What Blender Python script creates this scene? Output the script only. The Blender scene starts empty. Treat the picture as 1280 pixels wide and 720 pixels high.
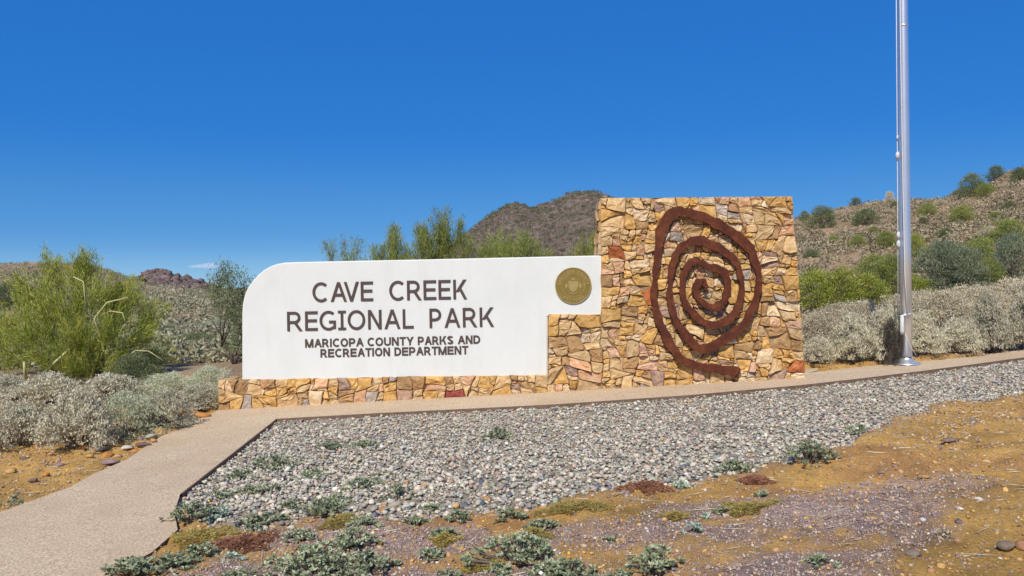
import bpy, math, random
import numpy as np
from mathutils import Vector, Matrix
S = bpy.context.scene
C = S.collection
RS = np.random.RandomState
# ------------------------------------------------------------------ camera, light
F = 1000.0; ROLL = 0.010; EYE = 1.6
cam = bpy.data.cameras.new('camera'); cam.sensor_width = 36; cam.lens = 36*F/1280
cam.clip_start = .1; cam.clip_end = 20000
co = bpy.data.objects.new('camera', cam); C.objects.link(co)
co.location = (0, 0, EYE); co.rotation_euler = (math.pi/2, ROLL, 0); S.camera = co
SUN_AZ, SUN_EL = 17, 47            # degrees to the left of straight behind the camera, elevation
w = bpy.data.worlds.new('World'); S.world = w; w.use_nodes = True
nt = w.node_tree; bg = nt.nodes['Background']
sky = nt.nodes.new('ShaderNodeTexSky'); sky.sky_type = 'NISHITA'; sky.sun_disc = False
sky.sun_elevation = math.radians(SUN_EL); sky.sun_rotation = math.radians(180+SUN_AZ)
sky.altitude = 3500; sky.air_density = 1.0; sky.dust_density = 0.0; sky.ozone_density = 4.0
hs = nt.nodes.new('ShaderNodeHueSaturation'); hs.inputs['Saturation'].default_value = 1.25
nt.links.new(sky.outputs[0], hs.inputs['Color'])
# clear, even desert blue: the physical sky blended with one smooth horizon-to-zenith gradient, the same all round
tcw = nt.nodes.new('ShaderNodeTexCoord'); sep = nt.nodes.new('ShaderNodeSeparateXYZ'); nt.links.new(tcw.outputs['Generated'], sep.inputs[0])
rw = nt.nodes.new('ShaderNodeValToRGB'); rw.color_ramp.interpolation = 'EASE'; ew = rw.color_ramp.elements
while len(ew) < 5: ew.new(.5)
for q, (p_, c_) in zip(ew, [(0, (.16,.40,.68)), (.07, (.050,.245,.60)), (.2, (.016,.180,.62)), (.36, (.018,.168,.60)), (1, (.02,.085,.34))]):
    q.position = p_; q.color = (c_[0], c_[1], c_[2], 1)
nt.links.new(sep.outputs[2], rw.inputs[0])
scw = nt.nodes.new('ShaderNodeVectorMath'); scw.operation = 'SCALE'; scw.inputs['Scale'].default_value = 1/.135
nt.links.new(rw.outputs[0], scw.inputs[0])
mxw = nt.nodes.new('ShaderNodeMix'); mxw.data_type = 'RGBA'; mxw.inputs[0].default_value = .8
nt.links.new(hs.outputs[0], mxw.inputs[6]); nt.links.new(scw.outputs[0], mxw.inputs[7]); nt.links.new(mxw.outputs[2], bg.inputs[0])
bg.inputs[1].default_value = 0.135
sl = bpy.data.lights.new('sun', 'SUN'); sl.energy = 4.5; sl.angle = math.radians(.5); sl.color = (1, .93, .80)
so = bpy.data.objects.new('sun', sl); C.objects.link(so)
az = math.radians(SUN_AZ); el = math.radians(SUN_EL)
sd = Vector((-math.sin(az)*math.cos(el), -math.cos(az)*math.cos(el), math.sin(el)))
so.rotation_euler = sd.to_track_quat('Z', 'Y').to_euler()
S.view_settings.view_transform = 'Standard'; S.view_settings.look = 'None'
S.view_settings.exposure = 0; S.view_settings.gamma = 1
S.cycles.volume_bounces = 4; S.cycles.max_bounces = 6; S.cycles.transparent_max_bounces = 8

# ------------------------------------------------------------------ pixel -> place
def ray(px, py):
    dx = px-640; dv = 360-py; c, s = math.cos(ROLL), math.sin(ROLL)
    return (dx*c+dv*s)/F, (-dx*s+dv*c)/F            # x per metre of depth, z per metre of depth
def P(px, py, Y):
    a, b = ray(px, py); return (a*Y, Y, EYE+b*Y)
def N0(x, y):                                        # the graded slope the sign stands on
    x = np.asarray(x, float); y = np.asarray(y, float)
    yy = np.where(y < 13, y, 13+6*np.tanh((y-13)/6)); yy = np.maximum(yy, -4)
    xx = 14*np.tanh(x/14)
    return .045*xx*1.03+.028*yy
def G(px, py, off=0.0):                              # where a pixel's ray meets that slope
    a, b = ray(px, py); lo, hi = .5, 60.
    for _ in range(50):
        m = (lo+hi)/2
        if EYE+b*m > float(N0(a*m, m))+off: lo = m
        else: hi = m
    return (a*m, m)
# ------------------------------------------------------------------ noise
def hsh(i, j, s):
    n = (i.astype(np.int64)*374761393+j.astype(np.int64)*668265263+s*1442695041) & 0x7fffffff
    n = ((n ^ (n >> 13))*1274126177) & 0x7fffffff
    return ((n ^ (n >> 16)) & 0xffff)/65535.0
def vn(x, y, s=0):
    i = np.floor(x); j = np.floor(y); fx = x-i; fy = y-j; i = i.astype(int); j = j.astype(int)
    fx = fx*fx*(3-2*fx); fy = fy*fy*(3-2*fy)
    a = hsh(i, j, s); b = hsh(i+1, j, s); c = hsh(i, j+1, s); d = hsh(i+1, j+1, s)
    return (a*(1-fx)+b*fx)*(1-fy)+(c*(1-fx)+d*fx)*fy-.5
def fbm(x, y, s=0, o=4, g=.5):
    x = np.asarray(x, float); y = np.asarray(y, float)
    r = 0; a = 1
    for k in range(o):
        r = r+a*vn(x, y, s+k*17); x = x*2.03+7.1; y = y*2.03+3.3; a *= g
    return r
def sst(a, b, x): t = np.clip((x-a)/(b-a), 0, 1); return t*t*(3-2*t)
# ------------------------------------------------------------------ terrain
def ridge(pts):
    us = []; zs = []
    for px, py in pts:
        a, b = ray(px, py); us.append(a); zs.append(b)
    return np.array(us), np.array(zs)
HILLS = [  # start depth, ridge depth, roughness, outline, falloff
 ('right', 19, 78, .5, ridge([(560,372),(700,360),(800,345),(870,325),(930,300),(990,275),(1000,271),(1050,264),(1090,256),(1115,253),(1175,250),(1192,243),(1230,232),(1255,219),(1280,212),(1400,180),(1700,170)])),
 ('left', 45, 130, .7, ridge([(-700,330),(-400,322),(-100,324),(0,330),(50,329),(100,331),(130,339),(175,352),(200,360),(250,372),(330,385),(400,392)])),
 ('knoll', 70, 200, 1.5, ridge([(60,392),(120,375),(150,360),(175,347),(185,340),(195,338),(205,339),(215,344),(240,354),(262,359),(290,370),(330,381),(380,395)])),
 ('mount', 170, 420, 2.4, ridge([(330,372),(400,362),(480,348),(540,322),(570,303),(586,290),(597,281),(611,270),(639,256),(653,257),(662,261),(695,250),(709,243),(737,238),(752,240),(759,243),(800,262),(900,300),(1000,330),(1100,360)])),
]
def H(x, y, noise=True):
    x = np.asarray(x, float); y = np.asarray(y, float)
    z = N0(x, y)
    yy = np.maximum(y, 1.0); u = x/yy
    rise = sst(14, 62, y)*(1.0+.35)*np.exp(-((u+.38)/.35)**2)       # the brush slope left of the sign
    z = z+rise
    base = z
    for nm, r0, D, rough, (us, zs) in HILLS:
        zr = EYE+np.interp(u, us, zs)*D
        t = np.clip((y-r0)/(D-r0), 0, 1)
        if nm == 'right': sh = t**.8
        else: sh = t*t*(3-2*t)*.5+.5*t**1.3
        back = np.exp(-(np.maximum(y-D, 0)/(D*.9))**2)
        hz = base+(zr-base)*sh*back
        if noise:
            hz = hz+sst(0, .4, t)*rough*fbm(x/(D*.05), y/(D*.05), 5, 5)*(1-.55*sst(.9, 1, t)*back)
            if nm in ('mount', 'knoll'):
                hz = hz+sst(.1, .5, t)*rough*.55*(np.abs(fbm(x/(D*.035), y/(D*.09), 9, 3))-.25)
        z = np.where(zr > base, np.maximum(z, hz), z)
    if noise:
        k = np.maximum(sst(11, 15, y), 0)
        z = z+k*(.10*fbm(x/1.5, y/1.5, 3, 4))
    return z
def hit(px, py, lo=3.0, hi=900.0):
    a, b = ray(px, py); r = np.exp(np.linspace(math.log(lo), math.log(hi), 1500))
    g = EYE+b*r < H(a*r, r)
    k = int(np.argmax(g)) if g.any() else 0
    if not g.any(): k = 900
    return (a*r[k], r[k], float(H(a*r[k], r[k])))
def inpoly(x, y, poly):
    r = np.zeros(x.shape, bool); n = len(poly)
    for i in range(n):
        x1, y1 = poly[i]; x2, y2 = poly[(i+1) % n]
        c = ((y1 > y) != (y2 > y)) & (x < (x2-x1)*(y-y1)/((y2-y1)+1e-12)+x1)
        r ^= c
    return r
PATH_L = [(345,524),(480,516.5),(624,509.5),(700,505.5),(860,494.5),(1000,482),(1080,473),(1153,464),(1215,456),(1258,450),(1330,441)]
PATH_U = [(1330,431),(1280,437),(1209,446.5),(1160,450.5),(1117,454.5),(1060,460),(1010,466)]
PATH_W = [(268,515),(236,529),(201,545.5),(157,575),(117,592),(89,608),(28,630),(0,640),(-150,690)]
PATH_R = [(60,800),(135,720),(190,690),(222,662),(218,640),(225,618),(285,571)]
gl = [G(*p) for p in PATH_L]
wallback = [(4.3, 10.75), (-3.5, 10.75), (-3.72, 10.3)]
PATH = gl+[G(*p) for p in PATH_U]+wallback+[G(*p) for p in PATH_W]+[G(*p) for p in PATH_R]
GRAV = [G(*p) for p in PATH_L]+[G(*p) for p in [(1420,438),(1420,462),(1330,474),(1280,487),(1200,503),(1150,519),(1100,540),(1050,556),(960,578),(850,600),(760,614),(640,629),(560,641),(470,648),(400,640),(330,662),(260,655),(215,622)]]+[G(285,571)]
GRAV2 = [G(*p) for p in [(1195,450),(1270,448),(1330,442),(1450,430),(1450,420),(1330,428),(1280,434),(1230,441)]]
PURP = [G(*p) for p in [(120,740),(250,690),(330,668),(480,656),(560,655),(700,648),(850,628),(930,618),(1000,606),(1060,598),(1130,592),(1190,598),(1240,606),(1215,622),(1180,640),(1150,665),(1120,690),(1100,712),(1090,760),(1080,860),(300,900)]]
def masks(x, y):
    jx = x+.5*fbm(x*1.8, y*1.8, 41, 5); jy = y+.5*fbm(x*1.8, y*1.8, 61, 5)
    pth = inpoly(x, y, PATH); nearp = inpoly(x, y+.45, PATH) | inpoly(x-.35, y+.2, PATH) | pth
    g = np.where(nearp, inpoly(x, y, GRAV), inpoly(x+.3*(jx-x), y+.45*(jy-y), GRAV)) | inpoly(x, y, GRAV2)
    pu = np.zeros(x.shape); gs = np.zeros(x.shape); rs_ = RS(5)
    for k in range(7):
        a, b_ = rs_.normal(0, .16, 2); pu = pu+inpoly(jx+a, jy+b_, PURP)/7.; gs = gs+inpoly(x+a*.7, y+b_*.7, GRAV)/7.
    pu = pu*(1-.85*sst(.12, .42, fbm(x*1.5, y*3.2, 90, 5)))*~g
    return pth, g & ~pth, np.where(pth, 0, pu), gs
# ------------------------------------------------------------------ materials
def newmat(name):
    m = bpy.data.materials.new(name); m.use_nodes = True
    return m, m.node_tree, m.node_tree.nodes['Principled BSDF']
def nd(t, typ, **kw):
    n = t.nodes.new(typ)
    for k, v in kw.items():
        if isinstance(v, (int, float, tuple)) and k in [i.name for i in n.inputs]: n.inputs[k].default_value = v
        else: setattr(n, k, v)
    return n
def c4(c): return (c[0], c[1], c[2], 1)
def ramp(t, stops):
    r = t.nodes.new('ShaderNodeValToRGB'); e = r.color_ramp.elements
    while len(e) < len(stops): e.new(.5)
    for q, (p, c) in zip(e, stops): q.position = p; q.color = c4(c)
    return r
def noise_tex(t, scale, detail=5, rough=.6, coord='Object', dist=0):
    tc = nd(t, 'ShaderNodeTexCoord'); n = nd(t, 'ShaderNodeTexNoise')
    n.inputs['Scale'].default_value = scale; n.inputs['Detail'].default_value = detail
    n.inputs['Roughness'].default_value = rough; n.inputs['Distortion'].default_value = dist
    t.links.new(tc.outputs[coord], n.inputs['Vector']); return n
def bump(t, b, h, strength=.5, dist=.01):
    n = nd(t, 'ShaderNodeBump'); n.inputs['Strength'].default_value = strength; n.inputs['Distance'].default_value = dist
    t.links.new(h, n.inputs['Height']); t.links.new(n.outputs[0], b.inputs['Normal'])
def mixc(t, fac, a, b, mode='MIX'):
    m = nd(t, 'ShaderNodeMix', data_type='RGBA', blend_type=mode)
    for s, v in ((m.inputs[0], fac), (m.inputs[6], a), (m.inputs[7], b)):
        if hasattr(v, 'is_output'): t.links.new(v, s)
        else: s.default_value = v if isinstance(v, (int, float)) else c4(v)
    return m.outputs[2]
def simple(name, stops, scale=8, rough=.85, bs=.3, bd=.01, bscale=None, metallic=0, detail=6, spec=.3, coord='Object'):
    m, t, b = newmat(name); n = noise_tex(t, scale, detail, coord=coord); r = ramp(t, stops)
    t.links.new(n.outputs['Fac'], r.inputs[0]); t.links.new(r.outputs[0], b.inputs['Base Color'])
    b.inputs['Roughness'].default_value = rough; b.inputs['Metallic'].default_value = metallic
    b.inputs['Specular IOR Level'].default_value = spec
    if bs: bump(t, b, noise_tex(t, bscale or scale*4, 6, .7, coord).outputs['Fac'], bs, bd)
    return m
def leafmat(name, cols, transl=.25, rough=.6):
    m, t, b = newmat(name)
    at = nd(t, 'ShaderNodeAttribute'); at.attribute_name = 'var'
    oi = nd(t, 'ShaderNodeObjectInfo')
    r = ramp(t, [(i/(len(cols)-1), c) for i, c in enumerate(cols)])
    t.links.new(at.outputs['Fac'], r.inputs[0])
    h = nd(t, 'ShaderNodeHueSaturation')
    mr = nd(t, 'ShaderNodeMapRange'); t.links.new(oi.outputs['Random'], mr.inputs[0]); mr.inputs[3].default_value = 1.05; mr.inputs[4].default_value = 1.42
    t.links.new(mr.outputs[0], h.inputs['Value']); t.links.new(r.outputs[0], h.inputs['Color'])
    b.inputs['Roughness'].default_value = rough; b.inputs['Specular IOR Level'].default_value = .25
    t.links.new(h.outputs[0], b.inputs['Base Color'])
    tr = nd(t, 'ShaderNodeBsdfTranslucent'); t.links.new(h.outputs[0], tr.inputs[0])
    mx = nd(t, 'ShaderNodeMixShader'); mx.inputs[0].default_value = transl
    t.links.new(b.outputs[0], mx.inputs[1]); t.links.new(tr.outputs[0], mx.inputs[2])
    t.links.new(mx.outputs[0], t.nodes['Material Output'].inputs[0]); return m
def attrmat(name, attr='col', nscale=40, rough=.9, bs=.4, bd=.01, lo=.75, hi=1.2):
    m, t, b = newmat(name); at = nd(t, 'ShaderNodeAttribute'); at.attribute_name = attr
    n = noise_tex(t, nscale, 6, .7); mr = nd(t, 'ShaderNodeMapRange'); t.links.new(n.outputs['Fac'], mr.inputs[0])
    mr.inputs[1].default_value = .3; mr.inputs[2].default_value = .7; mr.inputs[3].default_value = lo; mr.inputs[4].default_value = hi
    vm = nd(t, 'ShaderNodeVectorMath', operation='SCALE'); t.links.new(at.outputs['Color'], vm.inputs[0]); t.links.new(mr.outputs[0], vm.inputs['Scale'])
    t.links.new(vm.outputs[0], b.inputs['Base Color']); b.inputs['Roughness'].default_value = rough
    b.inputs['Specular IOR Level'].default_value = .2
    if bs: bump(t, b, noise_tex(t, nscale*2, 5, .7).outputs['Fac'], bs, bd)
    return m
STONE = {}
for k, a, b_, c in [('gold', (.62,.37,.12), (.46,.25,.07), (.74,.51,.23)), ('tan', (.60,.405,.20), (.46,.29,.125), (.70,.53,.31)),
                    ('brown', (.42,.25,.11), (.30,.18,.09), (.54,.36,.18)), ('cream', (.66,.50,.31), (.52,.33,.15), (.76,.66,.48)),
                    ('rust', (.40,.12,.04), (.50,.20,.07), (.30,.08,.03)), ('peach', (.62,.36,.20), (.50,.26,.12), (.70,.50,.34)),
                    ('pink', (.58,.36,.24), (.66,.50,.36), (.50,.29,.17)), ('purple', (.36,.24,.19), (.27,.17,.14), (.52,.37,.24)),
                    ('grey', (.45,.38,.32), (.36,.29,.23), (.60,.52,.43)), ('crimson', (.24,.045,.04), (.18,.035,.035), (.32,.08,.06))]:
    m, t, b = newmat('stone_'+k)
    n = noise_tex(t, 6, 7, .65, 'Generated', .4)
    tc = nd(t, 'ShaderNodeTexCoord'); oi = nd(t, 'ShaderNodeObjectInfo')
    n = nd(t, 'ShaderNodeTexNoise'); n.noise_dimensions = '4D'; n.inputs['Scale'].default_value = 11; n.inputs['Detail'].default_value = 7
    n.inputs['Roughness'].default_value = .65; n.inputs['Distortion'].default_value = .6
    t.links.new(tc.outputs['Object'], n.inputs['Vector'])
    mu = nd(t, 'ShaderNodeMath', operation='MULTIPLY'); mu.inputs[1].default_value = 40
    t.links.new(oi.outputs['Random'], mu.inputs[0]); t.links.new(mu.outputs[0], n.inputs['W'])
    r = ramp(t, [(.34, b_), (.5, a), (.66, c)]); t.links.new(n.outputs['Fac'], r.inputs[0])
    h = nd(t, 'ShaderNodeHueSaturation'); mr = nd(t, 'ShaderNodeMapRange'); t.links.new(oi.outputs['Random'], mr.inputs[0])
    mr.inputs[3].default_value = .88; mr.inputs[4].default_value = 1.26
    t.links.new(mr.outputs[0], h.inputs['Value']); t.links.new(r.outputs[0], h.inputs['Color'])
    # rusty veins that belong to the stone
    n2 = noise_tex(t, 30, 5, .7, 'Object', 1.8); r2 = ramp(t, [(.53, (0,0,0)), (.62, (1,1,1))]); t.links.new(n2.outputs['Fac'], r2.inputs[0])
    m2 = nd(t, 'ShaderNodeMath', operation='MULTIPLY'); m2.inputs[1].default_value = .38; t.links.new(r2.outputs[0], m2.inputs[0])
    t.links.new(mixc(t, m2.outputs[0], h.outputs[0], (.40,.20,.07)), b.inputs['Base Color'])
    b.inputs['Roughness'].default_value = .8; b.inputs['Specular IOR Level'].default_value = .3
    bump(t, b, noise_tex(t, 28, 8, .72, 'Object', .5).outputs['Fac'], .9, .018)
    STONE[k] = m
M = {}
M['mortar'] = simple('mortar', [(.3,(.30,.20,.11)),(.7,(.50,.36,.21))], 14, .95, .8, .02)
M['panel'] = simple('white_stucco', [(.3,(.695,.715,.69)),(.7,(.755,.775,.75))], 1.2, .75, .25, .004, 90)
M['letter'] = simple('letter_bronze_paint', [(.3,(.075,.052,.047)),(.7,(.10,.072,.064))], 9, .6, .1, .001)
M['gold'] = simple('gold_bronze', [(.3,(.27,.19,.045)),(.7,(.36,.26,.075))], 12, .45, .25, .002, 80, .45)
M['gold_hi'] = simple('gold_bronze_raised', [(.3,(.46,.34,.12)),(.7,(.54,.41,.17))], 12, .42, .2, .002, 80, .45)
M['rust'] = simple('rusted_steel', [(.28,(.070,.018,.011)),(.5,(.105,.028,.014)),(.72,(.16,.048,.020))], 6, .8, .35, .003, 60, .1)
M['path'] = simple('exposed_aggregate', [(.34,(.34,.245,.155)),(.5,(.56,.43,.29)),(.66,(.74,.61,.44))], 70, .95, .5, .006, 160)
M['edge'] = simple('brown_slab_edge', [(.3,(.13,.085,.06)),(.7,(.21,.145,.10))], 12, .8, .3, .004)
M['bark'] = simple('green_bark', [(.3,(.20,.20,.06)),(.7,(.36,.35,.13))], 10, .8, .4, .004)
M['limb'] = simple('pale_bark', [(.3,(.42,.40,.16)),(.7,(.60,.57,.30))], 10, .8, .4, .004)
M['stem'] = simple('grey_stem', [(.3,(.10,.075,.06)),(.7,(.24,.19,.15))], 14, .9, .3, .003)
M['aluminium'] = simple('brushed_aluminium', [(.3,(.80,.80,.81)),(.7,(.86,.86,.87))], 5, .33, .05, .001, 120, .8, spec=.5)
M['fitting'] = simple('white_fitting', [(.3,(.55,.55,.55)),(.7,(.7,.7,.7))], 20, .5, .1, .001)
M['rope'] = simple('white_rope', [(.3,(.60,.60,.58)),(.7,(.75,.75,.72))], 60, .8, .4, .001)
M['paloverde'] = leafmat('palo_verde_foliage', [(.07,.09,.02),(.22,.26,.04),(.36,.37,.075),(.50,.48,.11)], .3)
M['paloverde2'] = leafmat('palo_verde_foliage_olive', [(.14,.17,.045),(.26,.29,.075),(.38,.40,.12)], .3)
M['creosote'] = leafmat('creosote_foliage', [(.08,.105,.05),(.16,.19,.085),(.25,.27,.13)], .2)
M['bluegreen'] = leafmat('blue_green_foliage', [(.12,.15,.09),(.20,.235,.14),(.30,.33,.20)], .2)
M['silver'] = leafmat('silver_foliage', [(.26,.23,.155),(.48,.45,.325),(.70,.67,.52)], .18)
M['silver_g'] = leafmat('silver_green_foliage', [(.28,.29,.18),(.46,.48,.32),(.64,.65,.48)], .2)
M['tanbush'] = leafmat('dry_tan_foliage', [(.28,.235,.15),(.50,.44,.30),(.70,.63,.46)], .18)
M['scrub'] = leafmat('hill_scrub_foliage', [(.13,.11,.065),(.27,.225,.14),(.43,.37,.245)], .1)
M['slope'] = leafmat('slope_brush_foliage', [(.17,.16,.095),(.33,.31,.20),(.52,.49,.35)], .1)
M['sage'] = leafmat('sage_leaf', [(.11,.14,.075),(.27,.31,.185),(.50,.52,.36)], .2)
M['mtbush'] = leafmat('mountain_bush_foliage', [(.06,.07,.035),(.11,.125,.06),(.17,.18,.09)], .1)
M['mint'] = leafmat('mint_leaf', [(.26,.36,.27),(.38,.48,.37),(.50,.58,.46)], .2)
M['mat_yellow'] = leafmat('yellow_green_mat', [(.22,.16,.05),(.32,.25,.07),(.42,.34,.12)], .1)
M['mat_rust'] = leafmat('rust_red_mat', [(.16,.07,.045),(.25,.11,.065),(.33,.17,.10)], .1)
M['petal'] = leafmat('yellow_petal', [(.75,.52,.02),(.85,.62,.03)], .2)
M['petalw'] = leafmat('white_petal', [(.75,.75,.68),(.85,.85,.8)], .2)
M['pebble'] = attrmat('river_pebbles', nscale=60, bs=.3, bd=.004)
M['chip'] = attrmat('crushed_gravel', nscale=60, bs=0)
M['rock'] = attrmat('field_rock', nscale=14, bs=.9, bd=.02, lo=.7)

def stain(mat, sc, lo, hi, col, amt, stretch=(1, 1, 1)):
    t = mat.node_tree; b = t.nodes['Principled BSDF']; src = b.inputs['Base Color'].links[0].from_socket
    tc = nd(t, 'ShaderNodeTexCoord'); mp = nd(t, 'ShaderNodeMapping'); mp.inputs['Scale'].default_value = stretch
    n = nd(t, 'ShaderNodeTexNoise'); n.inputs['Scale'].default_value = sc; n.inputs['Detail'].default_value = 6; n.inputs['Roughness'].default_value = .65
    t.links.new(tc.outputs['Object'], mp.inputs[0]); t.links.new(mp.outputs[0], n.inputs['Vector'])
    r = nd(t, 'ShaderNodeMapRange'); t.links.new(n.outputs['Fac'], r.inputs[0]); r.inputs[1].default_value = lo; r.inputs[2].default_value = hi; r.inputs[4].default_value = amt
    t.links.new(mixc(t, r.outputs[0], src, col), b.inputs['Base Color'])
stain(M['path'], .9, .45, .7, (.40,.27,.15), .45); stain(M['path'], 5, .55, .75, (.62,.52,.38), .3)
stain(M['panel'], 1.6, .5, .75, (.60,.585,.54), .30, (3, 1, .5)); stain(M['panel'], 9, .56, .75, (.62,.60,.56), .22)
stain(M['rust'], 16, .5, .7, (.27,.085,.028), .5); stain(M['rust'], 50, .55, .7, (.05,.016,.012), .5)
# ------------------------------------------------------------------ object helpers
def props(o, label=None, cat=None, group=None, kind=None):
    if label: o['label'] = label
    if cat: o['category'] = cat
    if group: o['group'] = group
    if kind: o['kind'] = kind
    return o
def link(name, me, mat=None, parent=None, loc=None):
    if mat is not None and not me.materials: me.materials.append(mat)
    o = bpy.data.objects.new(name, me); C.objects.link(o)
    if parent: o.parent = parent
    if loc is not None: o.location = loc
    return o
def empty(name, loc, label, cat, group=None, rz=0):
    o = bpy.data.objects.new(name, None); C.objects.link(o); o.location = loc; o.rotation_euler.z = rz
    o.empty_display_size = .2; return props(o, label, cat, group)
def npmesh(name, V, Fc, smooth=False, var=None, col=None):
    V = np.asarray(V, np.float32); Fc = np.asarray(Fc, np.int32); k = Fc.shape[1]
    me = bpy.data.meshes.new(name); me.vertices.add(len(V)); me.vertices.foreach_set('co', V.ravel())
    me.loops.add(Fc.size); me.loops.foreach_set('vertex_index', Fc.ravel())
    me.polygons.add(len(Fc)); me.polygons.foreach_set('loop_start', np.arange(0, Fc.size, k, dtype=np.int32))
    me.polygons.foreach_set('loop_total', np.full(len(Fc), k, np.int32))
    if smooth: me.polygons.foreach_set('use_smooth', np.ones(len(Fc), bool))
    if var is not None:
        a = me.attributes.new('var', 'FLOAT', 'POINT'); a.data.foreach_set('value', np.asarray(var, np.float32))
    if col is not None:
        a = me.attributes.new('col', 'FLOAT_COLOR', 'POINT'); cc = np.ones((len(V), 4), np.float32); cc[:, :3] = col
        a.data.foreach_set('color', cc.ravel())
    me.update(calc_edges=True); me.validate(); return me
def pymesh(name, V, Fc, smooth=False):
    me = bpy.data.meshes.new(name); me.from_pydata([tuple(v) for v in V], [], Fc); me.update()
    if smooth:
        for p in me.polygons: p.use_smooth = True
    return me
def nrm(a): return a/(np.linalg.norm(a, axis=-1, keepdims=True)+1e-9)
def tube(V, Fc, pts, rads, n=6):
    pts = [Vector(p) for p in pts]; b0 = len(V); up = Vector((.13, .31, .94)); prev = None
    for i, p in enumerate(pts):
        d = (pts[min(i+1, len(pts)-1)]-pts[max(i-1, 0)]).normalized()
        a = d.cross(up)
        if a.length < .1: a = d.cross(Vector((1, 0, 0)))
        if prev is not None:
            a = prev-d*prev.dot(d)
        a.normalize(); prev = a; b = d.cross(a)
        for k in range(n):
            t = 2*math.pi*k/n; V.append(p+(a*math.cos(t)+b*math.sin(t))*rads[i])
    for i in range(len(pts)-1):
        for k in range(n):
            a_, b_ = b0+i*n+k, b0+i*n+(k+1) % n
            Fc.append((a_, b_, b_+n, a_+n))
    Fc.append(tuple(b0+k for k in range(n))[::-1]); e = b0+(len(pts)-1)*n; Fc.append(tuple(e+k for k in range(n)))
def leaves(cen, d, L, W, rs, name, fold=False, fixvar=None):
    """diamond leaves: cen (n,3), d (n,3) directions, L / W arrays"""
    n = len(cen); d = nrm(d); s = nrm(np.cross(d, rs.normal(size=(n, 3)))); up = np.cross(s, d)
    L = np.broadcast_to(L, n)[:, None]; W = np.broadcast_to(W, n)[:, None]
    base = cen-d*L*.5; tip = cen+d*L*.5
    v = rs.rand(n) if fixvar is None else np.clip(fixvar, 0, 1)
    if not fold:
        V = np.stack([base, cen+s*W*.5, tip, cen-s*W*.5], 1).reshape(-1, 3)
        Fc = np.arange(n*4).reshape(n, 4); return npmesh(name, V, Fc, var=np.repeat(v, 4))
    mid1 = cen-d*L*.12-up*W*.16
    V = np.stack([base, cen-d*L*.05+s*W*.5, tip, cen-d*L*.05-s*W*.5, mid1], 1).reshape(-1, 3)
    i = np.arange(n)[:, None]*5
    Fc = np.concatenate([i+np.array([[0, 1, 4]]), i+np.array([[1, 2, 4]]), i+np.array([[2, 3, 4]]), i+np.array([[3, 0, 4]])])
    return npmesh(name, V, Fc, smooth=False, var=np.repeat(v, 5))

# ------------------------------------------------------------------ ground sheet
th = np.concatenate([np.radians(np.arange(-41, 41, .19)), np.radians(np.linspace(41, 319, 70))])
rr = [.3]
while rr[-1] < 13: rr.append(rr[-1]*(1.35 if rr[-1] < 2.5 else 1.0105))
while rr[-1] < 6000: rr.append(rr[-1]*(1.019 if rr[-1] < 500 else 1.12))
rr = np.array(rr)
T, R = np.meshgrid(th, rr); gx = (np.sin(T)*R).ravel(); gy = (np.cos(T)*R).ravel()
gz = H(gx, gy)
pm, gm, pum, gsm = masks(gx, gy)
near = 1-sst(12, 16, np.hypot(gx, gy))
micro = near*(.030*fbm(gx*3, gy*3, 11, 4)+.030*fbm(gx*11, gy*11, 12, 3))
inside_path = inpoly(gx, gy, PATH)
off = np.where(gm, -.045, np.where(inside_path, -.03, -.018))
# soften the mound right of the gravel
off = off+near*.06*sst(1.5, 4, gx)*(1-inside_path)*(~gm)*sst(-.1, .3, fbm(gx*.6, gy*.6, 77, 2)+.25)
gz = gz+off*near+np.where(inside_path | gm, 0, micro)
nr, nth = len(rr), len(th)
i, j = np.meshgrid(np.arange(nr-1), np.arange(nth), indexing='ij'); j2 = (j+1) % nth
Fg = np.stack([i*nth+j, i*nth+j2, (i+1)*nth+j2, (i+1)*nth+j], -1).reshape(-1, 4)
# base colours per region (dirt, purple gravel, scrub soil, rock)
n1 = fbm(gx*1.1, gy*1.6, 21, 5)[:, None]; n2 = fbm(gx*9, gy*9, 22, 4)[:, None]; n3 = fbm(gx*.02, gy*.02, 23, 4)[:, None]
ochre = np.array([.62,.37,.115])*(1+.45*n1+.3*n2); red = np.array([.55,.30,.11])
ochre = ochre*(1-sst(.1, .5, n1))+red*sst(.1, .5, n1)*(1+.3*n2)
purple = np.array([.38,.275,.235])*(1+.35*n1+.4*n2)
soilg = np.array([.44,.37,.28])*(1+.3*n1+.3*n2)
gc = ochre*(1-pum[:, None])+purple*pum[:, None]
gs_ = np.where(gm, 1, gsm*.6)[:, None]; gc = gc*(1-gs_)+soilg*gs_
far = sst(11.5, 14, np.hypot(gx, gy))[:, None]
scrub = np.array([.33,.235,.145])*(1+.5*fbm(gx*.5, gy*.5, 31, 4)[:, None])
gc = gc*(1-far)+scrub*far
u_ = gx/np.maximum(gy, 1)
kn = (sst(75, 110, gy)*np.exp(-((u_+.39)/.10)**4)*sst(-.49, -.46, u_))[:, None]
mt = sst(150, 220, gy)[:, None]*(gy > 0)[:, None]
rock = np.array([.17,.128,.105])*(1+.7*fbm(gx*.12, gy*.12, 33, 5)[:, None])
gc = gc*(1-np.maximum(kn, mt))+rock*np.maximum(kn, mt)
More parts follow.
